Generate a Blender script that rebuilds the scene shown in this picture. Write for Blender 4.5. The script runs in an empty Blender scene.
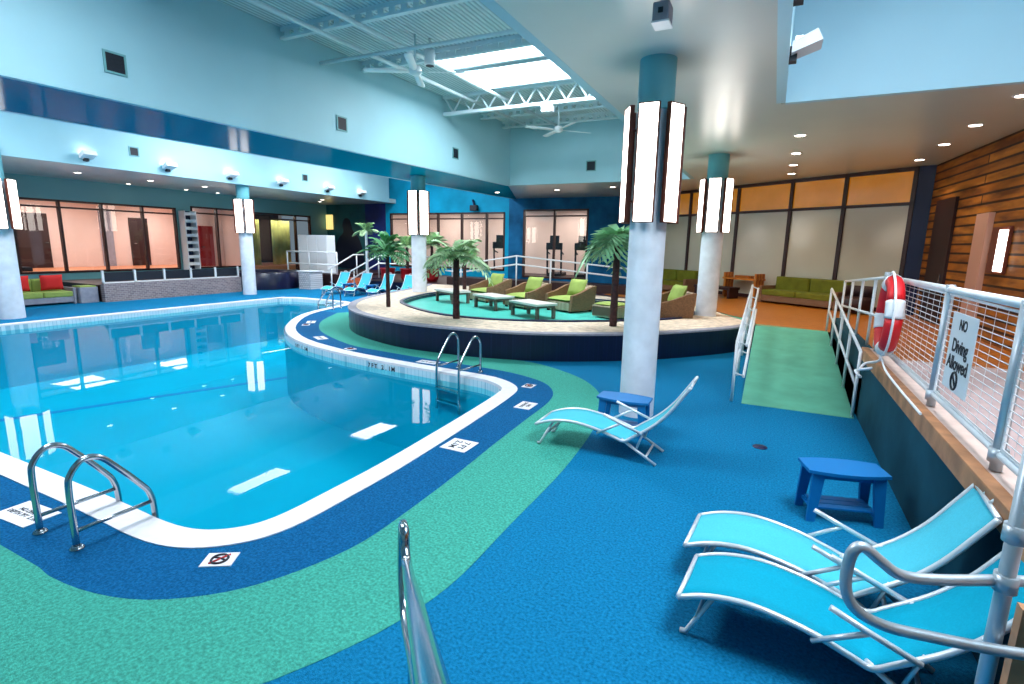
import bpy, math, random
from mathutils import Vector, Matrix
from mathutils.geometry import tessellate_polygon
random.seed(7)
PI = math.pi
C = bpy.context.scene.collection
S = bpy.context.scene

# ------------------------------------------------------------------ materials
def srgb(r, g, b):
    f = lambda c: (c/255/12.92) if c/255 <= .04045 else ((c/255+.055)/1.055)**2.4
    return (f(r), f(g), f(b), 1)

def mat(name, col, rough=.5, metal=0, spec=.5, coat=0, emit=None, noise=None, bump=None, trans=None):
    """col sRGB tuple; noise=(scale, amount[, detail]) mottles the colour; bump=(scale, strength)"""
    m = bpy.data.materials.new(name); m.use_nodes = True
    nt = m.node_tree; b = nt.nodes['Principled BSDF']
    c = srgb(*col)
    b.inputs['Base Color'].default_value = c
    b.inputs['Roughness'].default_value = rough
    b.inputs['Metallic'].default_value = metal
    b.inputs['Specular IOR Level'].default_value = spec
    if coat:
        b.inputs['Coat Weight'].default_value = coat
        b.inputs['Coat Roughness'].default_value = .12
    if emit:
        b.inputs['Emission Color'].default_value = srgb(*emit[0])
        b.inputs['Emission Strength'].default_value = emit[1]
    tc = None
    if noise or bump:
        tc = nt.nodes.new('ShaderNodeTexCoord')
    if noise:
        n = nt.nodes.new('ShaderNodeTexNoise'); n.inputs['Scale'].default_value = noise[0]
        n.inputs['Detail'].default_value = noise[2] if len(noise) > 2 else 3
        nt.links.new(tc.outputs['Object'], n.inputs['Vector'])
        r = nt.nodes.new('ShaderNodeValToRGB')
        a = noise[1]
        r.color_ramp.elements[0].position = .32; r.color_ramp.elements[1].position = .68
        r.color_ramp.elements[0].color = tuple(max(0, x*(1-a)) for x in c[:3]) + (1,)
        r.color_ramp.elements[1].color = tuple(min(1, x*(1+a)+a*.02) for x in c[:3]) + (1,)
        nt.links.new(n.outputs['Fac'], r.inputs['Fac'])
        nt.links.new(r.outputs['Color'], b.inputs['Base Color'])
    if bump:
        n2 = nt.nodes.new('ShaderNodeTexNoise'); n2.inputs['Scale'].default_value = bump[0]
        nt.links.new(tc.outputs['Object'], n2.inputs['Vector'])
        bp = nt.nodes.new('ShaderNodeBump'); bp.inputs['Strength'].default_value = bump[1]
        bp.inputs['Distance'].default_value = .02
        nt.links.new(n2.outputs['Fac'], bp.inputs['Height'])
        nt.links.new(bp.outputs['Normal'], b.inputs['Normal'])
    return m

def wave_mat(name, c1, c2, scale, axis='X', rough=.5, bump=.4, noise_scale=6, distortion=1.5, coat=0):
    m = mat(name, c1, rough, coat=coat); nt = m.node_tree; b = nt.nodes['Principled BSDF']
    tc = nt.nodes.new('ShaderNodeTexCoord')
    w = nt.nodes.new('ShaderNodeTexWave'); w.wave_type = 'BANDS'; w.bands_direction = axis
    w.inputs['Scale'].default_value = scale; w.inputs['Distortion'].default_value = distortion
    w.inputs['Detail'].default_value = 2; w.inputs['Detail Scale'].default_value = noise_scale
    nt.links.new(tc.outputs['Object'], w.inputs['Vector'])
    r = nt.nodes.new('ShaderNodeValToRGB')
    r.color_ramp.elements[0].color = srgb(*c2); r.color_ramp.elements[1].color = srgb(*c1)
    r.color_ramp.elements[0].position = .1; r.color_ramp.elements[1].position = .6
    nt.links.new(w.outputs['Fac'], r.inputs['Fac']); nt.links.new(r.outputs['Color'], b.inputs['Base Color'])
    if bump:
        bp = nt.nodes.new('ShaderNodeBump'); bp.inputs['Strength'].default_value = bump; bp.inputs['Distance'].default_value = .03
        nt.links.new(w.outputs['Fac'], bp.inputs['Height']); nt.links.new(bp.outputs['Normal'], b.inputs['Normal'])
    return m

def brick_mat(name, c1, c2, cm, scale, bw=.5, rh=.25, rough=.7, ms=.02, vertical=None):
    m = mat(name, c1, rough); nt = m.node_tree; b = nt.nodes['Principled BSDF']
    tc = nt.nodes.new('ShaderNodeTexCoord'); mp = nt.nodes.new('ShaderNodeMapping')
    if vertical == 'YZ': mp.inputs['Rotation'].default_value = (PI/2, 0, PI/2)
    if vertical == 'XZ': mp.inputs['Rotation'].default_value = (PI/2, 0, 0)
    br = nt.nodes.new('ShaderNodeTexBrick'); br.inputs['Scale'].default_value = scale
    br.inputs['Color1'].default_value = srgb(*c1); br.inputs['Color2'].default_value = srgb(*c2)
    br.inputs['Mortar'].default_value = srgb(*cm); br.inputs['Mortar Size'].default_value = ms
    br.inputs['Brick Width'].default_value = bw; br.inputs['Row Height'].default_value = rh
    nt.links.new(tc.outputs['Object'], mp.inputs['Vector'])
    if vertical:
        # map wall coordinates onto the texture plane explicitly
        sx = nt.nodes.new('ShaderNodeSeparateXYZ'); cx = nt.nodes.new('ShaderNodeCombineXYZ')
        nt.links.new(tc.outputs['Object'], sx.inputs[0])
        nt.links.new(sx.outputs['Y' if vertical == 'YZ' else 'X'], cx.inputs['X']); nt.links.new(sx.outputs['Z'], cx.inputs['Y'])
        nt.links.new(cx.outputs[0], br.inputs['Vector'])
    else:
        nt.links.new(mp.outputs[0], br.inputs['Vector'])
    nt.links.new(br.outputs['Color'], b.inputs['Base Color'])
    return m

def water_mat():
    m = bpy.data.materials.new('pool_water'); m.use_nodes = True; nt = m.node_tree
    for n in list(nt.nodes): nt.nodes.remove(n)
    out = nt.nodes.new('ShaderNodeOutputMaterial'); mix = nt.nodes.new('ShaderNodeMixShader')
    tr = nt.nodes.new('ShaderNodeBsdfTransparent'); tr.inputs['Color'].default_value = (.5, .95, .98, 1)
    gl = nt.nodes.new('ShaderNodeBsdfGlossy'); gl.inputs['Roughness'].default_value = .015
    fr = nt.nodes.new('ShaderNodeFresnel'); fr.inputs['IOR'].default_value = 1.17
    tc = nt.nodes.new('ShaderNodeTexCoord'); no = nt.nodes.new('ShaderNodeTexNoise')
    no.inputs['Scale'].default_value = 1.6; no.inputs['Detail'].default_value = 1
    bp = nt.nodes.new('ShaderNodeBump'); bp.inputs['Strength'].default_value = .05; bp.inputs['Distance'].default_value = .02
    nt.links.new(tc.outputs['Object'], no.inputs['Vector']); nt.links.new(no.outputs['Fac'], bp.inputs['Height'])
    nt.links.new(bp.outputs['Normal'], gl.inputs['Normal']); nt.links.new(bp.outputs['Normal'], fr.inputs['Normal'])
    mu_ = nt.nodes.new('ShaderNodeMath'); mu_.operation = 'MULTIPLY'; mu_.inputs[1].default_value = .6
    nt.links.new(fr.outputs[0], mu_.inputs[0]); nt.links.new(mu_.outputs[0], mix.inputs[0]); nt.links.new(tr.outputs[0], mix.inputs[1]); nt.links.new(gl.outputs[0], mix.inputs[2])
    nt.links.new(mix.outputs[0], out.inputs[0])
    return m

def glass_mat(name, tint=(.93, .95, .95, 1), gain=1.0):
    m = bpy.data.materials.new(name); m.use_nodes = True; nt = m.node_tree
    for n in list(nt.nodes): nt.nodes.remove(n)
    out = nt.nodes.new('ShaderNodeOutputMaterial'); mix = nt.nodes.new('ShaderNodeMixShader')
    tr = nt.nodes.new('ShaderNodeBsdfTransparent'); tr.inputs['Color'].default_value = tint
    gl = nt.nodes.new('ShaderNodeBsdfGlossy'); gl.inputs['Roughness'].default_value = .02
    fr = nt.nodes.new('ShaderNodeFresnel'); fr.inputs['IOR'].default_value = 1.6
    ge = nt.nodes.new('ShaderNodeNewGeometry'); iv = nt.nodes.new('ShaderNodeMath'); iv.operation = 'SUBTRACT'; iv.inputs[0].default_value = 1
    ml = nt.nodes.new('ShaderNodeMath'); ml.operation = 'MULTIPLY'
    nt.links.new(ge.outputs['Backfacing'], iv.inputs[1]); nt.links.new(iv.outputs[0], ml.inputs[0]); nt.links.new(fr.outputs[0], ml.inputs[1]); nt.links.new(ml.outputs[0], mix.inputs[0]); nt.links.new(tr.outputs[0], mix.inputs[1]); nt.links.new(gl.outputs[0], mix.inputs[2])
    nt.links.new(mix.outputs[0], out.inputs[0])
    return m

M = {}
M['deck'] = mat('deck_blue_rubber', (0, 113, 159), .8, noise=(55, .3, 4), bump=(160, .5), spec=.08)
M['band'] = mat('deck_dark_blue_rubber', (0, 91, 143), .8, noise=(55, .28, 4), bump=(160, .5), spec=.08)
M['green'] = mat('deck_green_rubber', (62, 161, 144), .8, noise=(55, .3, 4), bump=(160, .5), spec=.15)
M['ramp'] = mat('ramp_green', (84, 166, 140), .7, noise=(3, .12))
M['turq'] = mat('turquoise_floor', (70, 186, 170), .5, noise=(4, .06))
M['coping'] = mat('white_coping', (238, 234, 240), .4, noise=(12, .05))
M['basin'] = mat('pool_cyan', (0, 165, 195), .6, spec=.1, noise=(.6, .05))
M['basinw'] = mat('pool_wall_lightened', (10, 180, 208), .6, spec=.1, noise=(.6, .05))  # basin cyan lightened to offset the shade on the pool walls
M['tileband'] = brick_mat('pool_tile', (225, 238, 244), (212, 230, 240), (170, 205, 220), 6, .5, .5, .3, .03)
M['poolline'] = mat('pool_line', (0, 120, 178), .6)
M['water'] = water_mat()
M['navy'] = brick_mat('navy_tile', (7, 9, 42), (10, 13, 50), (18, 24, 62), 5, .5, .5, .3, .015)
M['navyp'] = mat('navy_paint', (10, 26, 70), .35)
M['wall'] = mat('teal_wall', (156, 201, 214), .55, noise=(.5, .06))
M['wallg'] = mat('teal_grey_wall', (104, 160, 166), .5, noise=(.6, .05))
M['entry'] = mat('pale_blue_wall', (180, 222, 238), .55, noise=(.4, .05))
M['ceil'] = mat('ceiling_gloss', (200, 212, 210), .34, coat=.3, noise=(.5, .05))
M['ceil'].node_tree.nodes['Principled BSDF'].inputs['Coat Roughness'].default_value = .26
M['strip'] = mat('ceiling_teal_gloss', (0, 128, 160), .5, spec=0, coat=.13)
M['deckroof'] = wave_mat('roof_deck', (204, 218, 222), (150, 172, 180), 3.2, 'X', .5, .6, 0, 0)
M['steelw'] = mat('white_steel', (205, 220, 226), .4)
M['mural'] = mat('mural_blue', (0, 92, 140), .6, spec=.15, noise=(1.1, .5, 6))
M['mural_lit'] = mat('mural_blue_lit', (0, 153, 196), .6, spec=.15, noise=(.9, .22, 6))  # mural blue lightened for the daylight falling from the side well
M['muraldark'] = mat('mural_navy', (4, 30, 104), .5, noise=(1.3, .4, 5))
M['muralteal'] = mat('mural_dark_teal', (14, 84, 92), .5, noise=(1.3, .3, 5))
M['silh'] = mat('mural_black', (6, 10, 40), .5)
M['colw'] = mat('column_white', (226, 228, 236), .45, noise=(5, .08))
M['colt'] = mat('column_teal', (104, 178, 190), .45)
M['lamp'] = mat('lamp_glass', (255, 255, 255), .3, emit=((255, 244, 232), 8.0))
M['bronze'] = mat('bronze', (112, 54, 40), .45, metal=.1)
M['down'] = mat('downlight_glow', (255, 255, 255), .3, emit=((255, 240, 222), 14.0))
M['white'] = mat('white_paint', (232, 234, 238), .45)
M['black'] = mat('black_vent', (10, 18, 34), .6)
M['steel'] = mat('stainless', (176, 180, 186), .18, metal=1)
M['galv'] = mat('galvanised', (188, 196, 204), .38, metal=.55)
M['railw'] = mat('rail_white', (226, 228, 232), .4)
M['alu'] = mat('lounger_frame', (214, 218, 224), .3, metal=.35)
M['sling'] = mat('sling_aqua', (72, 182, 204), .7, spec=.15, noise=(90, .06))
M['sling2'] = mat('sling_blue', (0, 150, 180), .7, spec=.1, noise=(90, .06))
M['tblue'] = mat('table_blue', (0, 112, 180), .45)
M['beige'] = mat('pebble_beige', (222, 200, 178), .85, noise=(9, .22, 8), bump=(40, .5))
M['lip'] = mat('curb_stone', (150, 146, 158), .7, noise=(12, .12))
M['woodf'] = wave_mat('wood_floor', (196, 116, 32), (160, 84, 18), 2.2, 'Y', .35, .05, 3, 3)
M['woodw'] = brick_mat('wood_wall', (204, 132, 44), (164, 96, 26), (58, 26, 8), 1, 9.0, .19, .6, .022, 'YZ')
def weather(m, scale, lo):
    """mottle whatever drives the base colour with a stretched noise"""
    nt = m.node_tree; b = nt.nodes['Principled BSDF']; src = b.inputs['Base Color'].links[0].from_socket
    tc = nt.nodes.new('ShaderNodeTexCoord'); mp = nt.nodes.new('ShaderNodeMapping'); mp.inputs['Scale'].default_value = (1, .35, 2.2)
    n = nt.nodes.new('ShaderNodeTexNoise'); n.inputs['Scale'].default_value = scale; n.inputs['Detail'].default_value = 6
    r = nt.nodes.new('ShaderNodeValToRGB'); r.color_ramp.elements[0].position = .35; r.color_ramp.elements[1].position = .6
    r.color_ramp.elements[0].color = (lo, lo*.8, lo*.7, 1); r.color_ramp.elements[1].color = (1, 1, 1, 1)
    mx = nt.nodes.new('ShaderNodeMixRGB'); mx.blend_type = 'MULTIPLY'; mx.inputs[0].default_value = 1
    nt.links.new(tc.outputs['Object'], mp.inputs[0]); nt.links.new(mp.outputs[0], n.inputs['Vector']); nt.links.new(n.outputs['Fac'], r.inputs[0])
    nt.links.new(src, mx.inputs[1]); nt.links.new(r.outputs[0], mx.inputs[2]); nt.links.new(mx.outputs[0], b.inputs['Base Color'])
    bp = nt.nodes.new('ShaderNodeBump'); bp.inputs['Strength'].default_value = .8; bp.inputs['Distance'].default_value = .04
    nt.links.new(mx.outputs[0], bp.inputs['Height']); nt.links.new(bp.outputs[0], b.inputs['Normal'])
weather(M['woodw'], 2.6, .35)
M['woodc'] = mat('wood_curb', (176, 122, 84), .6, noise=(6, .3, 5))
M['retain'] = mat('retaining_wall', (14, 66, 82), .7, spec=.15, noise=(1.5, .3, 4))
M['frame'] = mat('dark_brown_frame', (50, 18, 18), .4)
M['peach'] = mat('peach_wall', (232, 206, 196), .6, noise=(.6, .08))
M['orange'] = mat('orange_floor', (214, 138, 96), .4)
M['red'] = mat('red_door', (150, 10, 18), .45)
M['dark'] = mat('dark_brown', (44, 16, 18), .5)
M['glass'] = glass_mat('window_glass')
M['blind'] = mat('beige_blind', (200, 194, 174), .25, coat=.8, noise=(.8, .05))
M['amber'] = mat('amber_room_glow', (188, 122, 26), .25, coat=.6, noise=(1.2, .15), emit=((214, 134, 30), .32))  # warm-lit room behind put into the pane's amber colour and faint glow
M['brick'] = brick_mat('grey_brick', (146, 128, 130), (118, 104, 110), (170, 160, 160), 3.5, .5, .22, .8, .02, 'YZ')
M['stone'] = brick_mat('white_stone', (214, 212, 214), (186, 186, 192), (150, 150, 158), 3, .4, .25, .8, .03, 'XZ')
M['lime'] = mat('lime_cushion', (152, 170, 84), .8, noise=(5, .1), bump=(60, .2))
M['olive'] = mat('olive_cushion', (108, 110, 4), .8, noise=(4, .15), bump=(60, .2))
M['redc'] = mat('red_cushion', (204, 26, 26), .8)
M['wicker'] = brick_mat('wicker', (196, 176, 150), (168, 146, 120), (96, 76, 60), 14, .5, .3, .7, .04)
M['wickerd'] = mat('wicker_brown', (132, 94, 64), .7, noise=(60, .4), bump=(80, .8))
M['tabletop'] = mat('pale_table_top', (222, 212, 206), .35)
M['tableleg'] = mat('table_leg', (104, 84, 76), .5)
M['trunk'] = mat('palm_trunk', (54, 24, 26), .8, noise=(16, .4), bump=(24, .8))
M['frond'] = mat('palm_frond', (72, 138, 84), .55, noise=(3, .4))
M['frondl'] = mat('palm_frond_pale', (164, 198, 146), .55, noise=(3, .35))
M['frondb'] = mat('broad_frond', (136, 186, 140), .5, noise=(3, .4))
M['pot'] = mat('red_pot', (170, 28, 36), .35)
M['terra'] = mat('terracotta_step', (178, 96, 62), .6)
M['sky'] = mat('skylight_diffuser', (255, 255, 255), .5, emit=((236, 246, 255), 9.0))
M['buoyr'] = mat('buoy_red', (212, 20, 32), .5)
M['pinkw'] = mat('pink_panel', (206, 158, 140), .55)
M['kerb'] = mat('pale_kerb', (222, 196, 186), .6, noise=(8, .1))
M['walk'] = mat('walkway_floor', (186, 160, 158), .7, noise=(3, .15))
M['curtain'] = mat('curtain_yellow', (170, 168, 96), .8, noise=(2, .2))
M['grey'] = mat('grey_box', (150, 148, 160), .7, noise=(8, .12))
M['ink'] = mat('ink', (30, 28, 40), .6)
M['inkr'] = mat('ink_red', (196, 40, 40), .6)

# ------------------------------------------------------------------ mesh builder
class MB:
    def __init__(s): s.v = []; s.f = []; s.mi = []; s.m = 0; s.sm = []
    def add(s, vs, fs, smooth=False):
        o = len(s.v); s.v += [tuple(v) for v in vs]
        for f in fs: s.f.append(tuple(i+o for i in f)); s.mi.append(s.m); s.sm.append(smooth)
        return s
    def box(s, a, b, bev=0):
        x0, y0, z0 = (min(a[i], b[i]) for i in range(3)); x1, y1, z1 = (max(a[i], b[i]) for i in range(3))
        if bev:
            return s.rbox(x0, y0, z0, x1, y1, z1, bev)
        vs = [(x0,y0,z0),(x1,y0,z0),(x1,y1,z0),(x0,y1,z0),(x0,y0,z1),(x1,y0,z1),(x1,y1,z1),(x0,y1,z1)]
        return s.add(vs, [(0,3,2,1),(4,5,6,7),(0,1,5,4),(1,2,6,5),(2,3,7,6),(3,0,4,7)])
    def rbox(s, x0, y0, z0, x1, y1, z1, r):
        """box with chamfered edges"""
        r = min(r, (x1-x0)*.45, (y1-y0)*.45, (z1-z0)*.45)
        def ring(z, k):
            return [(x0+k+ (r-k if k < r else 0), y0+k, z), (x1-k-(r-k if k < r else 0), y0+k, z), (x1-k, y0+k+(r-k if k < r else 0), z), (x1-k, y1-k-(r-k if k < r else 0), z),
                    (x1-k-(r-k if k < r else 0), y1-k, z), (x0+k+(r-k if k < r else 0), y1-k, z), (x0+k, y1-k-(r-k if k < r else 0), z), (x0+k, y0+k+(r-k if k < r else 0), z)]
        q = r*.3
        rings = [ring(z0, q), ring(z0+r, 0), ring(z1-r, 0), ring(z1, q)]
        vs = sum(rings, []); fs = []
        for i in range(3):
            for j in range(8):
                a = i*8+j; b = i*8+(j+1) % 8; fs.append((a, b, b+8, a+8))
        fs.append(tuple(range(7, -1, -1))); fs.append(tuple(range(24, 32)))
        return s.add(vs, fs)
    def prism(s, poly, z0, z1, holes=()):
        """vertical prism of a 2-D polygon with optional holes"""
        loops = [list(poly)] + [list(h) for h in holes]
        flat = sum(loops, [])
        tris = tessellate_polygon([[Vector((p[0], p[1], 0)) for p in l] for l in loops])
        n = len(flat); o = []
        for t in tris:
            a, b, c = (flat[i] for i in t)
            ar = (b[0]-a[0])*(c[1]-a[1])-(b[1]-a[1])*(c[0]-a[0])
            t = t if ar > 0 else (t[0], t[2], t[1])
            o.append((t[0]+n, t[1]+n, t[2]+n)); o.append((t[0], t[2], t[1]))
        k = 0
        for li, l in enumerate(loops):
            ar = sum(l[i][0]*l[(i+1) % len(l)][1]-l[(i+1) % len(l)][0]*l[i][1] for i in range(len(l)))
            out = (ar > 0) == (li == 0)
            for i in range(len(l)):
                a = k+i; b = k+(i+1) % len(l)
                o.append((a, b, b+n, a+n) if out else (b, a, a+n, b+n))
            k += len(l)
        return s.add([(p[0], p[1], z0) for p in flat] + [(p[0], p[1], z1) for p in flat], o)
    def tube(s, pts, r, n=10, closed=False, caps=True):
        pts = [Vector(p) for p in pts]; m = len(pts); rings = []
        rs = r if isinstance(r, (list, tuple)) else [r]*m
        prev = None
        for i, p in enumerate(pts):
            if closed: t = (pts[(i+1) % m]-pts[i-1]).normalized()
            else:
                a = pts[max(i-1, 0)]; b = pts[min(i+1, m-1)]
                t = (b-a)
                if 0 < i < m-1: t = (pts[i]-a).normalized()+(b-pts[i]).normalized()
                if t.length < 1e-6: t = b-a
                t.normalize()
            if prev is None:
                u = t.orthogonal().normalized()
            else:
                u = prev-t*prev.dot(t)
                u = u.normalized() if u.length > 1e-6 else t.orthogonal().normalized()
            prev = u; w = t.cross(u)
            rings.append([p+(u*math.cos(2*PI*k/n)+w*math.sin(2*PI*k/n))*rs[i] for k in range(n)])
        vs = sum(rings, []); fs = []
        for i in range(m if closed else m-1):
            for k in range(n):
                a = i*n+k; b = i*n+(k+1) % n; c = ((i+1) % m)*n
                fs.append((a, b, c+(k+1) % n, c+k))
        s.add(vs, fs, True)
        if caps and not closed:
            o = len(s.v)-len(vs)
            s.f.append(tuple(o+k for k in range(n-1, -1, -1))); s.mi.append(s.m); s.sm.append(False)
            s.f.append(tuple(o+(m-1)*n+k for k in range(n))); s.mi.append(s.m); s.sm.append(False)
        return s
    def lathe(s, prof, c=(0, 0, 0), n=24, closed_ends=True, smooth=True):
        vs = []; fs = []
        for (r, z) in prof:
            for k in range(n): vs.append((c[0]+r*math.cos(2*PI*k/n), c[1]+r*math.sin(2*PI*k/n), c[2]+z))
        for i in range(len(prof)-1):
            for k in range(n):
                a = i*n+k; b = i*n+(k+1) % n; fs.append((a, b, b+n, a+n))
        s.add(vs, fs, smooth)
        if closed_ends:
            o = len(s.v)-len(vs)
            s.f.append(tuple(o+k for k in range(n-1, -1, -1))); s.mi.append(s.m); s.sm.append(False)
            s.f.append(tuple(o+(len(prof)-1)*n+k for k in range(n))); s.mi.append(s.m); s.sm.append(False)
        return s
    def quad(s, a, b, c, d): return s.add([a, b, c, d], [(0, 1, 2, 3)])
    def sheet(s, rows, thick=.006):
        """surface through rows of points, given thickness along its normal"""
        m = len(rows); n = len(rows[0]); P = [[Vector(p) for p in r] for r in rows]
        N = [[None]*n for _ in rows]
        for i in range(m):
            for j in range(n):
                du = P[min(i+1, m-1)][j]-P[max(i-1, 0)][j]; dv = P[i][min(j+1, n-1)]-P[i][max(j-1, 0)]
                q = du.cross(dv); N[i][j] = q.normalized() if q.length > 1e-9 else Vector((0, 0, 1))
        vs = [P[i][j]+N[i][j]*thick/2 for i in range(m) for j in range(n)] + [P[i][j]-N[i][j]*thick/2 for i in range(m) for j in range(n)]
        k = m*n; fs = []
        for i in range(m-1):
            for j in range(n-1):
                a = i*n+j; fs += [(a, a+n, a+n+1, a+1), (k+a, k+a+1, k+a+n+1, k+a+n)]
        for i in range(m-1):
            a = i*n; fs += [(a, a+k, a+k+n, a+n)]; a = i*n+n-1; fs += [(a, a+n, a+n+k, a+k)]
        for j in range(n-1):
            fs += [(j, j+1, j+1+k, j+k)]; a = (m-1)*n+j; fs += [(a, a+k, a+k+1, a+1)]
        return s.add(vs, fs, True)
    def build(s, name, m, parent=None, loc=None, kind=None, rz=0):
        me = bpy.data.meshes.new(name); me.from_pydata(s.v, [], s.f)
        for mm in (m if isinstance(m, (list, tuple)) else [m]): me.materials.append(M[mm] if isinstance(mm, str) else mm)
        me.polygons.foreach_set('material_index', s.mi); me.polygons.foreach_set('use_smooth', s.sm); me.update()
        o = bpy.data.objects.new(name, me); C.objects.link(o)
        if parent: o.parent = parent
        if loc: o.location = loc
        if rz: o.rotation_euler = (0, 0, rz)
        if kind: o['kind'] = kind
        return o

def struct(name, mb, m, parent=None):
    return mb.build(name, m, parent, kind=None if parent else 'structure')
def thing(name, label, cat, loc=(0, 0, 0), rz=0, group=None):
    o = bpy.data.objects.new(name, None); C.objects.link(o); o.empty_display_size = .1
    o.location = loc; o.rotation_euler = (0, 0, rz); o['label'] = label; o['category'] = cat
    if group: o['group'] = group
    return o
def tag(o, label, cat, group=None, kind=None):
    o['label'] = label; o['category'] = cat
    if group: o['group'] = group
    if kind: o['kind'] = kind
    return o
def dup(root, loc, rz, label, group=None):
    r = root.copy(); C.objects.link(r); r.location = loc; r.rotation_euler = (0, 0, rz); r['label'] = label
    if group: r['group'] = group
    for ch in list(root.children):
        c = ch.copy(); C.objects.link(c); c.parent = r
        for g in list(ch.children):
            d = g.copy(); C.objects.link(d); d.parent = c
    return r
def B(a, b, bev=0): return MB().box(a, b, bev)
def T(p, r, n=10, closed=False): return MB().tube(p, r, n, closed)
def smoothpath(pts, k=6, closed=False):
    """Catmull-Rom through points"""
    P = [Vector(p) for p in pts]; out = []; n = len(P)
    rng = range(n if closed else n-1)
    for i in rng:
        g = (lambda j: P[j % n]) if closed else (lambda j: P[max(0, min(n-1, j))])
        a, b, c, d = g(i-1), g(i), g(i+1), g(i+2)
        for q in range(k):
            t = q/k; out.append(.5*((2*b)+(c-a)*t+(2*a-5*b+4*c-d)*t*t+(3*b-a-3*c+d)*t**3))
    if not closed: out.append(P[-1])
    return [tuple(p) for p in out]
def sp2(pts, k=5, closed=True): return [(p[0], p[1]) for p in smoothpath([(a, b, 0) for a, b in pts], k, closed)]
def text(name, s, size, parent, loc, rot, m='ink', ext=.001, base=False):
    cu = bpy.data.curves.new(name, 'FONT'); cu.body = s; cu.size = size; cu.extrude = ext
    cu.align_x = 'CENTER'; cu.align_y = 'BOTTOM_BASELINE' if base else 'CENTER'; cu.offset = size*.025; cu.materials.append(M[m])
    q = bpy.data.objects.new(name, cu); C.objects.link(q)
    me = bpy.data.meshes.new_from_object(q.evaluated_get(bpy.context.evaluated_depsgraph_get())); bpy.data.objects.remove(q); bpy.data.curves.remove(cu)
    me.materials.clear(); me.materials.append(M[m])
    o = bpy.data.objects.new(name, me); C.objects.link(o); o.parent = parent; o.location = loc; o.rotation_euler = rot
    return o

# ------------------------------------------------------------------ floor, pool
CZ = 4.2      # low ceiling
outer = [(-16.3, 2.3), (-15.8, 1.9), (-10, 1.9), (-6.0, 1.9), (-4.6, 1.89), (-4.0, 1.87), (-3.65, 1.89), (-3.4, 1.97), (-3.2, 2.12), (-3.06, 2.32), (-2.99, 2.6), (-2.97, 3.1),
         (-2.96, 3.7), (-3.0, 4.74), (-3.06, 5.8), (-3.12, 6.45), (-3.2, 6.75), (-3.38, 6.96), (-3.65, 7.12), (-4.02, 7.22), (-5.16, 7.31), (-6.35, 7.42), (-7.46, 7.6),
         (-8.82, 8.02), (-9.95, 8.7), (-10.9, 9.6), (-11.8, 10.8), (-12.3, 12.0), (-12.6, 13.1), (-12.95, 13.75), (-13.5, 14.02), (-14.5, 14.06), (-15.7, 14.04), (-16.2, 13.8), (-16.4, 13.2), (-16.4, 8)]
def offset(poly, d):
    """offset a closed counter-clockwise polygon inward by d"""
    out = []; n = len(poly)
    for i in range(n):
        a = Vector(poly[i-1]); b = Vector(poly[i]); c = Vector(poly[(i+1) % n])
        n1 = (b-a).normalized(); n2 = (c-b).normalized()
        m = Vector((-(n1.y+n2.y), n1.x+n2.x)); m.normalize()
        k = d/max(.5, m.dot(Vector((-n1.y, n1.x))))
        q = b+m*k; out.append((q.x, q.y))
    return out
outer = sp2(outer, 3)
inner = offset(outer, .23)
rim = offset(outer, .26)
struct('floor', MB().prism([(-26, -5), (5, -5), (5, 23), (-26, 23)], -.2, 0, [offset(outer, .02)]), 'deck')
struct('trim_1', MB().prism(outer, -.05, .012, [inner]), 'coping')      # white coping
wl = MB()
for i in range(len(rim)):
    a = rim[i]; b = rim[(i+1) % len(rim)]
    wl.m = 0; wl.quad((a[0], a[1], -.22), (b[0], b[1], -.22), (b[0], b[1], -.02), (a[0], a[1], -.02))
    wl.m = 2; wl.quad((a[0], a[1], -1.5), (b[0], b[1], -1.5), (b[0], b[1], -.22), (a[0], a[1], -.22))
basin = wl; basin.m = 1
basin.prism(offset(outer, .1), -1.6, -1.5)
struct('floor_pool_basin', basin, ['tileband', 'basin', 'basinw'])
struct('floor_pool_line', MB().prism([(-14.3, 2.3), (-14.1, 2.3), (-10.1, 12.4), (-10.3, 12.4)], -1.5, -1.495), 'poolline')
wt = MB().prism(offset(outer, .255), -.135, -.13)
water = MB(); tr = tessellate_polygon([[Vector((p[0], p[1], 0)) for p in offset(outer, .255)]])
pp = offset(outer, .255)
for t in tr:
    a, b, c = (pp[i] for i in t)
    if (b[0]-a[0])*(c[1]-a[1])-(b[1]-a[1])*(c[0]-a[0]) < 0: b, c = c, b
    water.add([(a[0], a[1], -.13), (b[0], b[1], -.13), (c[0], c[1], -.13)], [(0, 1, 2)])
struct('floor_pool_water', water, 'water')

band_out = sp2([(-17, 1.4), (-10, 1.36), (-4.65, 1.4), (-3.88, 1.38), (-3.45, 1.42), (-3.11, 1.53), (-2.83, 1.73), (-2.65, 1.95), (-2.51, 2.25), (-2.42, 2.6), (-2.41, 3.1), (-2.43, 3.84), (-2.48, 4.7),
         (-2.52, 5.67), (-2.55, 6.37), (-2.68, 6.86), (-3.0, 7.28), (-3.56, 7.55), (-4.2, 7.67), (-5.49, 7.76), (-6.74, 7.88), (-7.7, 8.06), (-9.07, 8.73), (-9.9, 9.35), (-10.71, 10.25), (-11.5, 11.6)], 3, False)
notch = [p for p in outer]
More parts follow.
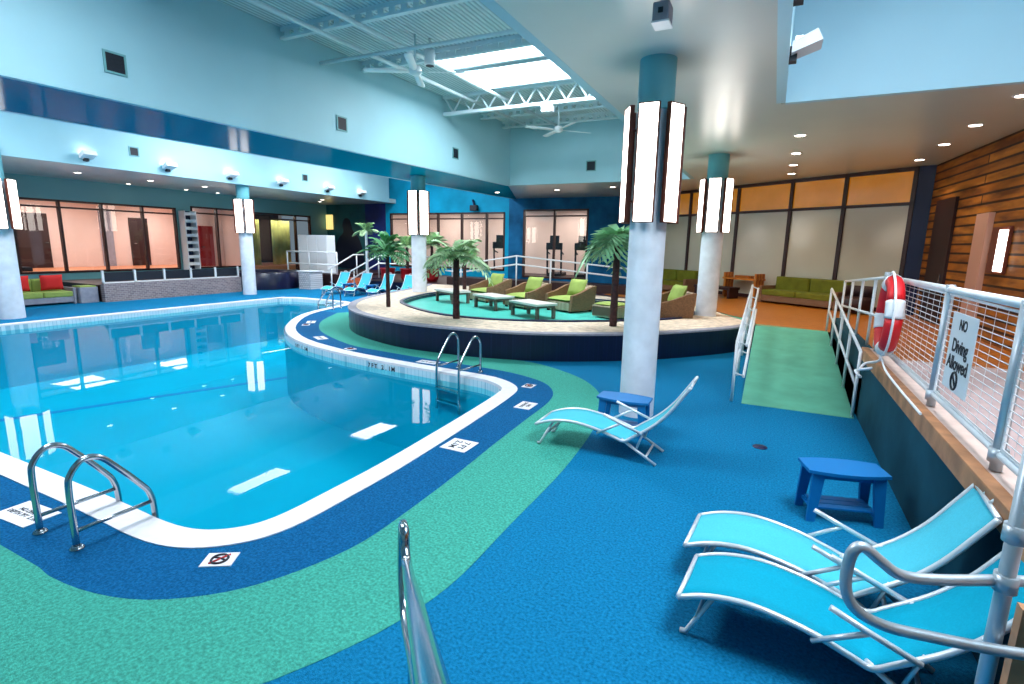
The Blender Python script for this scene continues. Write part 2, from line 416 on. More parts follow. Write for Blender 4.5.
# dark blue border: between the coping and band_out (near, right and curved far side of the pool)
i0 = min(range(len(outer)), key=lambda i: (outer[i][0]+15.8)**2+(outer[i][1]-1.9)**2)
i1 = min(range(len(outer)), key=lambda i: (outer[i][0]+12.1)**2+(outer[i][1]-11.6)**2)
poolside = outer[i0:i1+1] if i0 < i1 else outer[i0:]+outer[:i1+1]
struct('floor_border_band', MB().prism(band_out+poolside[::-1], 0, .004), 'band')
green_out = sp2([(-17, .55), (-8, .5), (-4.3, .5), (-3.4, .55), (-2.6, .85), (-2.1, 1.3), (-1.8, 1.8), (-1.66, 2.2), (-1.6, 2.6), (-1.6, 3.3), (-1.59, 4.2), (-1.62, 4.9), (-1.68, 5.6), (-1.8, 6.3), (-2.05, 7.1), (-2.5, 7.75), (-3.1, 8.2), (-3.8, 8.5),
         (-4.76, 8.5), (-5.71, 8.5), (-6.7, 8.6), (-7.9, 9.0), (-9.2, 9.85), (-9.9, 10.6), (-10.7, 11.2), (-11.3, 12.0)], 3, False)
struct('floor_green_band', MB().prism(green_out+band_out[::-1], 0, .003), 'green')

# round raised platform, sunken sitting floor, upper floor behind
plat_front = sp2([(-12.1, 17.1), (-11.6, 16.0), (-11.2, 14.2), (-10.75, 12.4), (-10.2, 11.0), (-9.5, 9.98), (-8.7, 9.25), (-7.78, 8.75), (-6.63, 8.37), (-5.71, 8.31), (-4.76, 8.36), (-3.83, 8.6), (-3.1, 8.96), (-2.43, 9.42), (-1.8, 9.95), (-1.11, 10.75), (-.57, 11.5), (-.24, 12.2)], 4, False)
sit = sp2([(-9.1, 11.75), (-8.3, 10.85), (-7.05, 10.05), (-6.1, 9.78), (-5.27, 9.8), (-4.5, 10.05), (-3.8, 10.42), (-2.9, 11.1), (-2.2, 11.8), (-1.75, 12.6), (-1.75, 13.8), (-2.6, 14.6), (-5, 15.2), (-8, 15.6), (-9.3, 15.0), (-9.65, 13.7)], 4)
UF = .5
platform = plat_front + [(-.2, 12.2), (1.16, 12.2), (1.16, 7.75), (4.2, 7.75), (3.6, 16.8), (-5.1, 22.6), (-17.4, 22.6), (-17.4, 18.5), (-15.6, 18.5), (-15.6, 17.1)]
pf = MB(); pf.prism(platform, .0, UF, [sit])
struct('floor_platform', pf, 'navy')
ring_in = offset(platform, 0)
# pebble ring surface on top of the platform, between outer lip and sitting floor
lipi = offset(plat_front[::1], 0)
lipfront = plat_front
def inset_open(pts, d):
    out = []
    for i, p in enumerate(pts):
        a = Vector(pts[max(0, i-1)]); b = Vector(pts[min(len(pts)-1, i+1)]); t = (b-a).normalized(); q = Vector(p)+Vector((-t.y, t.x))*d; out.append((q.x, q.y))
    return out
lip_in = inset_open(plat_front, .18)
lip_ov = inset_open(plat_front, -.02)
struct('trim_2', MB().prism(lip_ov+lip_in[::-1], UF-.015, UF+.02), 'lip')
# beige planting bed
struct('floor_pebble_bed', MB().prism(lip_in+[(-.3, 12.6), (-1.0, 13.9), (-1.7, 15.2), (-5, 16.6), (-8, 17.0), (-11.2, 17.2)], UF, UF+.012, [sit]), 'beige')
struct('floor_sitting_area', MB().prism(sit, .36, .42), 'turq')
lipc = MB(); so = offset(sit, -.1)
lipc.prism(so, UF+.005, UF+.045, [sit]); struct('trim_3', lipc, 'navyp')
struct('floor_lounge_wood', MB().prism([(-.2, 12.25), (1.16, 12.0), (1.3, 7.8), (4.0, 7.8), (3.4, 16.5), (-4.9, 22.4), (-5.0, 17.2), (-1.6, 15.2), (-.9, 13.9)], UF, UF+.006), 'woodf')
struct('floor_rear_walkway', MB().prism([(-17.3, 18.55), (-15.55, 18.55), (-15.55, 17.15), (-12.2, 17.15), (-8, 17.3), (-5.1, 17.2), (-5.0, 22.4), (-17.3, 22.45)], UF, UF+.006), 'dark')
struct('floor_green_strip', MB().prism([(-1.05, 13.95), (-.25, 12.9), (-.2, 12.3), (-.32, 12.55)], UF+.006, UF+.018), 'ramp')
rp = MB(); rp.add([(-.2, 7.65, 0.006), (1.12, 7.65, 0.006), (1.12, 12.05, UF+.012), (-.2, 12.35, UF+.012), (-.2, 7.65, -.05), (1.12, 7.65, -.05), (1.12, 12.05, -.05), (-.2, 12.35, -.05)],
       [(0, 1, 2, 3), (0, 4, 5, 1), (0, 3, 7, 4), (1, 5, 6, 2)])
struct('floor_ramp', rp, 'ramp')
# retaining wall with timber curb and the walkway behind it
struct('wall_retaining', B((1.16, 1.6, 0), (1.34, 12.0, .8)), 'retain')
struct('floor_walkway', B((1.34, -4, .5), (4.4, 7.75, .8)), 'walk')
struct('trim_4', B((1.12, 2.3, .76), (1.2, 7.85, .9), .01), 'woodc')
struct('trim_7', B((1.2, 2.3, .78), (1.42, 7.85, .892)), 'kerb')

# ------------------------------------------------------------------ ceiling
w1 = [(-9.75, -3), (-8.78, 17.5), (-2.53, 17.5), (-2.53, -3)]
w1 = [(-9.72, -3.0), (-2.53, -3.0), (-2.53, 17.5), (-8.78, 17.5)]
WL = -17.85
w2 = [(WL, -3.0), (-12.55, -3.0), (-11.15, 22.5), (WL-.15, 22.5)]
w3 = [(-.06, -3), (3.45, -3), (3.45, 9.0), (-.06, 9.0)]
h1 = [(-9.78, -3.06), (-2.47, -3.06), (-2.47, 17.56), (-8.84, 17.56)]
h2 = [(WL-.06, -3.06), (-12.49, -3.06), (-11.1, 22.6), (WL-.06, 22.6)]
h3 = [(-.12, -3.06), (3.51, -3.06), (3.51, 9.06), (-.12, 9.06)]
ceil = MB().prism([(-18.0, -4), (4.8, -4), (4.8, 23), (-18.0, 23)], CZ, CZ+.1, [h1, h2, h3])
struct('ceiling', ceil, 'ceil')
# teal gloss soffit strip between the two wells
struct('ceiling_strip', MB().prism([(-12.53, -2.9), (-9.73, -2.9), (-8.8, 17.4), (-10.9, 22.4), (-11.18, 22.4)], CZ-.012, CZ), 'strip')
struct('ceiling_left', MB().prism([(-24, -4), (WL-.06, -4), (WL-.06, 23), (-24, 23)], CZ-.1, CZ), 'ceil')
ZT = 6.25
def wallseg(name, a, b, z0, z1, m, t=.12, side=1):
    a = Vector(a); b = Vector(b); d = (b-a).normalized(); n = Vector((-d.y, d.x))*t*side
    return struct(name, MB().prism([tuple(a), tuple(b), tuple(b+n), tuple(a+n)] if side > 0 else [tuple(a), tuple(a+n), tuple(b+n), tuple(b)], z0, z1), m)
wallseg('wall_well_left', w1[0], w1[3], CZ-.015, ZT, 'wall', side=1)
wallseg('wall_well_back', w1[3], w1[2], CZ-.003, ZT, 'wall', side=1)
wallseg('wall_well_right', w1[2], w1[1], CZ-.003, ZT, 'wall', side=1)
wallseg('wall_well_front', w1[1], w1[0], CZ-.003, ZT, 'wall', side=1)
struct('ceiling_roof_center', B((-10, -3.2, ZT), (-2.3, 17.8, ZT+.1)), 'deckroof')
wallseg('wall_side_well_left', (WL, -3), (WL, 21.9), CZ-.104, ZT, 'wall', side=1)
wallseg('wall_side_well_right', (-11.15, 22.5), (-12.55, -3), CZ-.014, ZT, 'wall', side=1)
wallseg('wall_side_well_front', (-12.5, -3), (WL, -3), CZ, ZT, 'wall', side=1)
struct('ceiling_roof_side', B((-18.2, -3.2, ZT), (-11, 22.8, ZT+.1)), 'deckroof')
wallseg('wall_entry_well_left', (-.06, 9.0), (-.06, -3), CZ-.003, ZT, 'entry', side=-1)
wallseg('wall_entry_well_back', (-.06, 9.0), (3.45, 9.0), CZ-.003, ZT, 'entry', side=1)
wallseg('wall_entry_well_right', (3.45, 9.0), (3.45, -3), CZ-.003, ZT, 'entry', side=1)
wallseg('wall_entry_well_front', (3.45, -3), (-.06, -3), CZ-.003, ZT, 'entry', side=1)
struct('ceiling_roof_entry', B((-.3, -3.2, ZT), (3.6, 9.2, ZT+.1)), 'deckroof')

# ------------------------------------------------------------------ outer walls
def wall_open_x(name, y, x0, x1, z0, z1, openings, m, t=.2):
    """wall in plane Y=y (thickness towards +Y) with openings (xa, xb, za, zb)"""
    mb = MB(); xs = x0
    for (a, b, c, d) in sorted(openings):
        if a > xs: mb.box((xs, y, z0), (a, y+t, z1))
        if c > z0: mb.box((a, y, z0), (b, y+t, c))
        if d < z1: mb.box((a, y, d), (b, y+t, z1))
        xs = b
    if xs < x1: mb.box((xs, y, z0), (x1, y+t, z1))
    return struct(name, mb, m)
def wall_open_y(name, x, y0, y1, z0, z1, openings, m, t=.2):
    mb = MB(); ys = y0
    for (a, b, c, d) in sorted(openings):
        if a > ys: mb.box((x-t, ys, z0), (x, a, z1))
        if c > z0: mb.box((x-t, a, z0), (x, b, c))
        if d < z1: mb.box((x-t, a, d), (x, b, z1))
        ys = b
    if ys < y1: mb.box((x-t, ys, z0), (x, y1, z1))
    return struct(name, mb, m)
XW = -22.8; YB = 22.5
wall_open_y('wall_left', XW, -4, YB+.2, 0, CZ, [(8.6, 14.05, .8, 3.36), (14.69, 17.2, .8, 3.48), (17.6, 21.3, .5, 3.42)], 'wallg')
wall_open_x('wall_back_lit', YB, -18.6, -11.3, 0, ZT, [(-18.3, -11.5, .85, 3.6)], 'mural_lit')  # part under the side well, its brightness put into the paint
wall_open_x('wall_back', YB, -11.3, -5.0, 0, ZT, [(-10.55, -7.4, .6, 3.7)], 'mural')
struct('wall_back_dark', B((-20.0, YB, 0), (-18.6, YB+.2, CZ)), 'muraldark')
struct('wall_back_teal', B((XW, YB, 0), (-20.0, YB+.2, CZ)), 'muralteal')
struct('wall_front', B((-24, -4.2, 0), (5, -4, CZ)), 'wallg')
struct('wall_right', MB().prism([(4.55, -4), (4.75, -4), (3.55, 17.0), (3.35, 16.8)], 0, CZ), 'woodw')
struct('wall_corner_pier', MB().prism([(3.02, 16.6), (3.36, 16.5), (3.5, 16.9), (3.1, 17.0)], .5, CZ), 'navyp')

# window frames and panes
def win_y(name, x, y0, y1, z0, z1, muls, trans, m='frame', w=.07):
    f = MB()
    for yy in [y0+w/2, y1-w/2]+list(muls): f.box((x-.12, yy-w/2, z0), (x+.03, yy+w/2, z1))
    f.box((x-.12, y0, z0), (x+.03, y1, z0+w)); f.box((x-.12, y0, z1-w), (x+.03, y1, z1))
    for zz in trans: f.box((x-.1, y0, zz-.03), (x+.02, y1, zz+.03))
    o = struct(name, f, m)
    ys = [y0]+list(muls)+[y1]
    for a, b in zip(ys[:-1], ys[1:]): B((x-.06, a, z0), (x-.05, b, z1)).build('pane', 'glass', o)
    return o
def win_x(name, y, x0, x1, z0, z1, muls, trans, m='frame', w=.08):
    f = MB()
    for xx in [x0+w/2, x1-w/2]+list(muls): f.box((xx-w/2, y-.03, z0), (xx+w/2, y+.12, z1))
    f.box((x0, y-.03, z0), (x1, y+.12, z0+w)); f.box((x0, y-.03, z1-w), (x1, y+.12, z1))
    for zz in trans: f.box((x0, y-.02, zz-.03), (x1, y+.1, zz+.03))
    o = struct(name, f, m)
    xs = [x0]+list(muls)+[x1]
    for a, b in zip(xs[:-1], xs[1:]): B((a, y+.05, z0), (b, y+.06, z1)).build('pane', 'glass', o)
    return o
win_y('window_1', XW, 8.6, 14.05, .8, 3.36, [9.96, 11.29, 12.73], [3.1])
win_y('window_2', XW, 14.69, 17.2, .8, 3.48, [15.88], [3.2])
win_y('window_3', XW, 17.6, 21.3, .5, 3.42, [20.3], [3.15])
win_x('window_4', YB, -18.3, -11.5, .85, 3.6, [-16.9, -15.3, -13.9, -12.5], [3.3])
win_x('window_5', YB, -10.55, -7.4, .6, 3.7, [-9.0], [3.4])

# rooms seen through the windows
struct('wall_left_room', MB().box((-27.2, 4, 0), (-27, 23, 4)).box((-27.2, 4, 0), (-23, 4.2, 4)).box((-27.2, 17.35, 0), (-23.02, 17.5, 4)), 'peach')
struct('floor_left_room', B((-27, 4.2, .4), (-23, 22.7, .8)), 'orange')
struct('ceiling_left_room', B((-27, 4.2, 3.6), (-23, 22.7, 3.7)), 'white')
struct('wall_dark_room', MB().box((-26.9, 17.6, .8), (-26.8, 22.6, 3.6)), 'dark')
struct('wall_rear_room', MB().box((-19, 26, 0), (-6.5, 26.2, 4)).box((-19.2, 22.72, 0), (-19, 26.2, 4)).box((-6.6, 22.72, 0), (-6.4, 26.2, 4)), 'peach')
struct('floor_rear_room', B((-19, 22.72, .4), (-6.6, 26, .6)), 'dark')
struct('ceiling_rear_room', B((-19, 22.72, 3.9), (-6.6, 26, 4.0)), 'white')
def doorset(name, m, a, b, hx):
    o = struct(name, B(a, b), m)
    B(hx, (hx[0]+.06, hx[1]+.12, hx[2]+.04)).build('door_handle', 'steel', o); return o
struct('wall_partition', B((-24.65, 15.6, .8), (-24.55, 17.35, 3.6)), 'peach')
doorset('door_1', 'red', (-24.55, 16.1, .8), (-24.49, 16.8, 2.7), (-24.49, 16.16, 1.7))
doorset('door_2', 'dark', (-27.0, 10.2, .8), (-26.93, 11.3, 3.0), (-26.93, 11.1, 1.8))
doorset('door_3', 'dark', (-27.0, 14.4, .8), (-26.93, 15.2, 3.0), (-26.93, 14.5, 1.8))
struct('door_4', B((-27.0, 9.2, .8), (-26.96, 9.9, 3.3)).box((-27, 13.2, .8), (-26.96, 13.7, 3.3)), 'grey')
for i, (y0, y1) in enumerate(((17.9, 18.5), (19.2, 20.4))):
    cm = MB(); rows = []
    for z in (.85, 2.0, 3.1): rows.append([(-23.35+.05*math.sin(k*2.1), y0+(y1-y0)*k/14, z) for k in range(15)])
    cm.sheet(rows, .01); tag(cm.build('curtain', 'curtain'), ('narrow' if i == 0 else 'wide')+' yellow-green curtain panel hanging behind the dark rear-left window', 'curtain')

# diagonal glazed wall of the lounge
ga = Vector((-5.0, 22.4)); gb = Vector((3.05, 16.6)); gd = (gb-ga).normalized(); gn = Vector((-gd.y, gd.x)); GL = (gb-ga).length
ang = math.atan2(gd.y, gd.x)
def gbox(mb, s0, s1, z0, z1, d0, d1):
    P = [ga+gd*s0+gn*d0, ga+gd*s1+gn*d0, ga+gd*s1+gn*d1, ga+gd*s0+gn*d1]
    return mb.prism([tuple(p) for p in P], z0, z1)
gf = MB(); mu = [0, 2.5, 4.6, 6.52, 8.13, GL-.1]
for s_ in mu: gbox(gf, s_, s_+.1, UF, CZ, -.04, .12)
gbox(gf, 0, GL, CZ-.1, CZ, -.04, .12); gbox(gf, 0, GL, 3.26, 3.34, -.04, .1); gbox(gf, 0, GL, UF, UF+.12, -.04, .12)
w6 = struct('window_6', gf, 'frame')
for a, b in zip(mu[:-1], mu[1:]):
    gbox(MB(), a+.1, b, UF+.12, 3.26, .02, .05).build('blind_panel', 'blind', w6)
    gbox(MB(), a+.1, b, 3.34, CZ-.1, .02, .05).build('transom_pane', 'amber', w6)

# ------------------------------------------------------------------ roof steel
def zigzag(mb, x0, x1, y, z0, z1, n, r):
    pts = [(x0+(x1-x0)*k/n, y, z0 if k % 2 else z1) for k in range(n+1)]
    for a, b in zip(pts[:-1], pts[1:]): mb.tube([a, b], r, 6)
for (y, kind) in ((5.6, 0), (8.1, 0), (10.3, 0), (13.5, 1), (15.5, 0), (16.9, 0)):
    xl = -9.72+(y+3)/20.5*.94+.02
    jb = MB()
    if kind:
        jb.box((xl, y-.06, 5.72), (-2.55, y+.06, 5.8)); jb.box((xl, y-.06, 6.17), (-2.55, y+.06, 6.25)); zigzag(jb, -8.9, -2.6, y, 5.78, 6.2, 22, .03)
        struct('roof_truss_beam', jb, 'steelw')
    else:
        jb.box((xl, y-.05, 6.02), (-2.55, y+.05, 6.07)); jb.box((xl, y-.03, 6.17), (-2.55, y+.03, 6.25))
        x = xl+.1
        while x < -2.7: jb.box((x, y-.02, 6.07), (x+.13, y+.02, 6.17)); x += .26
        struct('roof_joist_beam', jb, 'steelw')
for n_, (x, z, r) in enumerate(((-8.05, 6.0, .045), (-7.1, 5.98, .045))):
    tag(T([(x-.5, -2.8, z), (x+.3, 17.4, z)], r, 10).build('conduit_pipe', 'steelw'), ('white conduit pipe under the roof joists, ' + ('next to the upper teal wall' if n_ == 0 else 'passing below the hanging spotlight')), 'pipe')
tag(T([(-9.1, 9.0, 5.84), (-2.6, 9.15, 5.84)], .04, 8).build('sprinkler_pipe', 'steelw'), 'thin pale pipe crossing the roof well below the joists', 'pipe')

def skylight(x0, x1, y0, y1, label):
    o = tag(MB().box((x0, y0, ZT-.06), (x1, y1, ZT-.02)).build('skylight', 'sky'), label, 'skylight')
    f = MB(); f.box((x0-.08, y0-.08, ZT-.12), (x0, y1+.08, ZT)); f.box((x1, y0-.08, ZT-.12), (x1+.08, y1+.08, ZT)); f.box((x0, y0-.08, ZT-.12), (x1, y0, ZT)); f.box((x0, y1, ZT-.12), (x1, y1+.08, ZT))
    f.build('skylight_frame', 'steelw', o)
    return o
skylight(-7.35, -3.2, 10.55, 11.25, 'bright rectangular skylight in the joisted roof, in front of the other one')
skylight(-7.35, -3.2, 11.55, 12.95, 'bright rectangular skylight above the white zigzag truss')
skylight(-7.6, -4.4, 1.5, 3.6, 'skylight overhead in the joisted roof near the pool ladder')
for y0, w_ in ((3.0, 'over the near corner of the pool'), (10.7, 'over the middle of the pool'), (16.6, 'towards the blue mural wall')):
    skylight(-16.2, -13.2, y0, y0+2.2, 'skylight in the side roof well above the uplights, ' + w_)
skylight(.6, 2.8, 1.5, 5.0, 'unseen fill skylight added in the roof well over the steps')  # added out of view as fill for the near deck

# ceiling fans
def fan(loc, rz, label):
    t = thing('ceiling_fan', label, 'fan', loc, rz)
    T([(0, 0, .05), (0, 0, ZT-loc[2]-.0)], .025).build('down_rod', 'steelw', t)
    MB().lathe([(.02, .12), (.1, .1), (.13, .04), (.12, -.04), (.05, -.08)]).build('motor_housing', 'white', t)
    for k in range(4):
        a = k*PI/2+.3; b = MB(); ca, sa = math.cos(a), math.sin(a)
        q = lambda r, w, z: (ca*r-sa*w, sa*r+ca*w, z)
        b.sheet([[q(.12, -.03, -.01), q(.12, .03, .01)], [q(.3, -.07, -.015), q(.3, .07, .015)], [q(1.0, -.08, -.015), q(1.0, .08, .015)], [q(1.05, -.05, -.01), q(1.05, .05, .01)]], .012)
        b.build('blade', 'white', t)
    return t
fan((-6.95, 9.45, 5.55), .2, 'white four-blade ceiling fan nearer the upper left teal wall')
fan((-6.05, 15.2, 5.45), .5, 'white four-blade ceiling fan further back, before the end wall of the roof well')
# spotlight can under the conduit
t = thing('spotlight_can', 'white cylindrical spotlight hanging beside the skylights', 'lamp', (-6.8, 9.75, 5.75))
MB().lathe([(.03, .3), (.1, .28), (.12, 0), (.1, -.02)]).build('housing', 'white', t); MB().lathe([(.085, -.03), (.085, -.021)]).build('lens', 'black', t); T([(0, 0, .28), (0, 0, .5)], .02).build('stem', 'steelw', t)
t = thing('junction_box', 'small white box fixed under the lower chord of the white truss', 'box', (-5.7, 13.5, 5.55)); B((-.16, -.08, 0), (.16, .08, .17), .01).build('housing', 'white', t)
T([(-.1, 0, .1), (-.1, -.02, .2)], .015).build('bracket', 'steelw', t)

# vents
def vent(loc, axis, s, label):
    t = thing('wall_vent', label, 'vent', loc); f = MB(); g = MB()
    if axis == 'x':
        g.box((0, -s, -s), (.012, s, s))
        for (a, b) in (((0, -s-.03, -s-.03), (.02, s+.03, -s)), ((0, -s-.03, s), (.02, s+.03, s+.03)), ((0, -s-.03, -s), (.02, -s, s)), ((0, s, -s), (.02, s+.03, s))): f.box(a, b)
        for k in (-1, 0, 1): g.box((.012, -s, k*s/2-.006), (.018, s, k*s/2+.006))
    else:
        g.box((-s, -.012, -s), (s, 0, s))
        for (a, b) in (((-s-.03, -.02, -s-.03), (s+.03, 0, -s)), ((-s-.03, -.02, s), (s+.03, 0, s+.03)), ((-s-.03, -.02, -s), (-s, 0, s)), ((s, -.02, -s), (s+.03, 0, s))): f.box(a, b)
    g.build('grille', 'black', t); f.build('vent_frame', 'wallg', t)
wx = lambda y: -9.72+(y+3)/20.5*.94
for y, z, l in ((5.05, 4.72, 'nearest the left frame edge'), (9.6, 4.74, 'halfway along it'), (14.1, 4.78, 'at its far end')):
    vent((wx(y)+.002, y, z), 'x', .13, 'square black vent in the upper teal wall, ' + l)
vent((-5.75, 17.497, 4.73), 'y', .14, 'square black vent in the end wall of the roof well beside the lit column')
for y, l in ((9.9, 'between the first and second uplights'), (16.5, 'between the fourth and fifth uplights')):
    vent((WL+.002, y, 4.68), 'x', .11, 'small black vent in the teal wall with uplights, ' + l)

# uplights on the side well wall
ULY = [(6.6, 'by the near column'), (8.83, 'second from the near column'), (11.1, 'third from the near column'), (13.3, 'above the middle column'), (15.5, 'just past the middle column'), (17.95, 'second past the middle column'), (20.0, 'nearest the blue mural wall')]
def uplight_parts(t):
    MB().add([(0, -.16, 0), (0, .16, 0), (.3, .17, .1), (.3, -.17, .1), (0, -.16, .12), (0, .16, .12), (.24, .17, .22), (.24, -.17, .22)], [(0, 1, 2, 3), (7, 6, 5, 4), (0, 4, 5, 1), (1, 5, 6, 2), (2, 6, 7, 3), (3, 7, 4, 0)]).build('shade', 'white', t)
    B((-.02, -.06, -.06), (.06, .06, .1)).build('bracket', 'black', t)
    B((.03, -.13, .16), (.2, .13, .175)).build('lens', 'down', t)
up0 = None
for y, l in ULY:
    t = thing('uplight', 'white wedge uplight on the pale teal wall, ' + l, 'lamp', (WL+.02, y-.25, 4.27), 0, 'uplights on the side wall'); uplight_parts(t)
    d = bpy.data.lights.new('uplight_glow', 'SPOT'); d.energy = 26; d.spot_size = 2.2; d.spot_blend = 1; d.shadow_soft_size = .1; d.color = (.92, .97, 1)
    lo = bpy.data.objects.new('uplight_glow', d); C.objects.link(lo); lo.parent = t; lo.location = (.3, 0, .3); lo.rotation_euler = (0, PI-.5, 0) if 0 else (PI, .55, 0)
for y, l in ((5.6, 'upper left'), (7.25, 'near its far end')):
    t = thing('uplight', 'white wedge spotlight on the entry roof well edge, ' + ('cut by the photo top' if y < 6 else 'just above the low ceiling'), 'lamp', (-.04, y, 4.28), 0); uplight_parts(t)
t = thing('ceiling_projector', 'white and grey box fitting under the low ceiling above the near column', 'fixture', (-1.06, 5.0, CZ))
B((-.07, -.09, -.2), (.07, .09, -.05), .01).build('housing', 'grey', t); B((-.075, -.1, -.215), (.075, .09, -.2)).build('cover', 'white', t); T([(0, 0, -.06), (0, 0, 0)], .03).build('mount', 'white', t)
B((-.02, -.1, -.14), (.02, -.085, -.1)).build('lens', 'black', t)

# downlights
def downlight(x, y, z, label, r=.09):
    t = thing('downlight', label, 'lamp', (x, y, z))
    MB().lathe([(r, -.012), (r+.03, -.006), (r+.03, 0)], closed_ends=False).build('ring', 'white', t); MB().lathe([(r, -.012), (r, -.006)]).build('lens', 'down', t)
ordn = ['nearest', 'second', 'third', 'fourth', 'fifth', 'sixth']
for i, y in enumerate((9.75, 11.65, 13.45, 15.45)): downlight(2.8, y, CZ, 'recessed ceiling downlight in the row by the wood wall, %s from the camera' % ordn[i])
for i, y in enumerate((11.55, 13.6, 15.4, 17.1)): downlight(.23, y, CZ, 'recessed ceiling downlight in the row over the lounge ramp, %s from the camera' % ordn[i])
for i, (x, y) in enumerate(((-10.4, 19.6), (-7.7, 19.4), (-5.4, 19.0))): downlight(x, y, CZ, 'recessed ceiling downlight before the blue mural wall, %s' % ('nearest the big palms', 'above the treadmill window', 'nearest the glazed lounge wall')[i])
for i, y in enumerate((7.4, 9.4, 11.6, 13.6, 19.6)): downlight(-20.1, y, CZ-.1, 'ceiling downlight along the left windows, front row, %s from the near column' % ordn[i])
for i, (x, y) in enumerate(((-22.2, 12.0), (-22.2, 14.2), (-22.2, 15.6), (-21.3, 20.6))): downlight(x, y, CZ-.1, 'ceiling downlight along the left windows, wall-side row, %s from the near column' % ordn[i], .07)

# ------------------------------------------------------------------ columns and their lamps
def column(x, y, z0, z1, r, label, zs=3.2):
    mb = MB(); mb.m = 0; mb.lathe([(r, z0), (r, zs)], (x, y, 0), 28, False); mb.m = 1; mb.lathe([(r*.96, zs), (r*.96, z1)], (x, y, 0), 28, False)
    o = struct('column', mb, ['colw', 'colt']); o['label'] = label; o['category'] = 'column'; return o
def column_lamp(x, y, z0, z1, r, w, rz, label):
    t = thing('column_lamp', label, 'lamp', (x, y, z0), rz, 'column lamps')
    h = z1-z0
    for k in range(6):
        a = k*PI/3-PI/2; ca, sa = math.cos(a), math.sin(a)
        def P(d, s, z): return (ca*d-sa*s, sa*d+ca*s, z)
        def slab(mb, d0, d1, hw, za, zb):
            vs = [P(d0, -hw, za), P(d1, -hw, za), P(d1, hw, za), P(d0, hw, za), P(d0, -hw, zb), P(d1, -hw, zb), P(d1, hw, zb), P(d0, hw, zb)]
            mb.add(vs, [(0, 3, 2, 1), (4, 5, 6, 7), (0, 1, 5, 4), (1, 2, 6, 5), (2, 3, 7, 6), (3, 0, 4, 7)])
        hw = w/2; e = .012
        pn = MB(); slab(pn, r-.03, r, hw-e, e, h-e); p = pn.build('lamp_panel', 'lamp', t)
        fr = MB(); slab(fr, r-.05, r-.03, hw, 0, h)
        slab(fr, r-.03, r+.004, hw, 0, e); slab(fr, r-.03, r+.004, hw, h-e, h)
        def side(mb, s0, s1):
            vs = [P(d, s, z) for z in (0, h) for d, s in ((r-.03, s0), (r+.004, s0), (r+.004, s1), (r-.03, s1))]
            mb.add(vs, [(0, 3, 2, 1), (4, 5, 6, 7), (0, 1, 5, 4), (1, 2, 6, 5), (2, 3, 7, 6), (3, 0, 4, 7)])
        side(fr, -hw, -hw+e); side(fr, hw-e, hw); fr.build('panel_frame', 'bronze', p)
    hub = MB()
    for z in (.25, h-.25): 
        for k in range(6):
            a = k*PI/3-PI/2; hub.tube([(math.cos(a)*.2, math.sin(a)*.2, z), (math.cos(a)*(r-.08), math.sin(a)*(r-.045), z)], .015, 6)
    hub.build('bracket', 'bronze', t)
    return t
cols = [(-1.39, 6.50, 0, CZ, .215, 2.38, 3.68, .325, .235, 0, 'in front, beside the blue side table'), (-1.33, 13.3, UF, CZ, .24, 2.46, 3.66, .34, .27, 0, 'at the lounge end of the pebble ring'),
        (-10.4, 14.2, UF, CZ, .24, 2.35, 3.72, .35, .31, .1, 'among the palms on the pebble ring'), (-18.2, 13.8, 0, CZ-.1, .24, 2.35, 3.58, .35, .31, .38, 'beyond the pool, next to the brick wall'), (-17.44, 6.29, 0, CZ-.1, .27, 2.25, 3.46, .42, .36, .2, 'beyond the pool beside the lime sofa')]
for (x, y, z0, z1, r, s0, s1, lr, lw, rz, l) in cols:
    column(x, y, z0, z1, r, 'round white column with a teal top, ' + l, s1-.05)
    column_lamp(x, y, s0, s1, lr, lw, rz, 'tall glowing lamp panels around the column ' + l)

# ------------------------------------------------------------------ loungers
PROF = [(0, .225), (.17, .29), (.39, .32), (.65, .29), (.85, .235), (.95, .21), (1.04, .27), (1.21, .40), (1.35, .55), (1.47, .73), (1.54, .84)]
def lounger(label, loc, rz, sl='sling', group='sling loungers', k=1.0):
    t = thing('sun_lounger', label, 'sun lounger', loc, rz, group)
    hw = .225
    P = [(p[0]*k, p[2]) for p in smoothpath([(x, 0, z) for x, z in PROF], 4)]
    rows = [[(x, -hw+.01+(2*hw-.02)*j/4, z-.01*math.sin(PI*j/4)) for j in range(5)] for x, z in P]
    MB().sheet(rows, .008).build('sling', sl, t)
    for s_ in (-1, 1): T([(x, s_*hw, z) for x, z in P], .016, 8).build('side_rail', 'alu', t)
    for x, z in (P[0], P[-1]): T([(x, -hw, z), (x, hw, z)], .014, 8).build('cross_bar', 'alu', t)
    for s_ in (-1, 1): T([(.19*k, s_*.2, .28), (.05, s_*.2, .02), (.02, s_*.2, .015)], .014, 8).build('leg', 'alu', t)
    T([(.1, -.2, .12), (.1, .2, .12)], .012, 8).build('stretcher', 'alu', t)
    for s_ in (-1, 1): T([(.92*k, s_*.2, .22), (1.27*k, s_*.2, .015)], .015, 8).build('leg', 'alu', t)
    T([(1.17*k, -.2, .08), (1.17*k, .2, .08)], .012, 8).build('stretcher', 'alu', t)
    for s_ in (-1, 1): T([(1.07*k, s_*.2, .13), (1.14*k, s_*.215, .35)], .011, 8).build('brace', 'alu', t)
    for s_ in (-1, 1):
        a = T([(.74*k, s_*.245, .46), (.9*k, s_*.245, .4), (1.13*k, s_*.24, .32)], .015, 8).build('armrest', 'alu', t)
        T([(.92*k, s_*.245, .395), (.68*k, s_*.235, .25)], .013, 8).build('arm_strut', 'alu', a)
    x, z = P[-1]
    pl = MB().tube([(x-.005, -.06, z+.01), (x+.02, -.06, z+.045), (x+.02, .06, z+.045), (x-.005, .06, z+.01)], .008, 6); pl.build('head_handle', 'white', t)
    return t
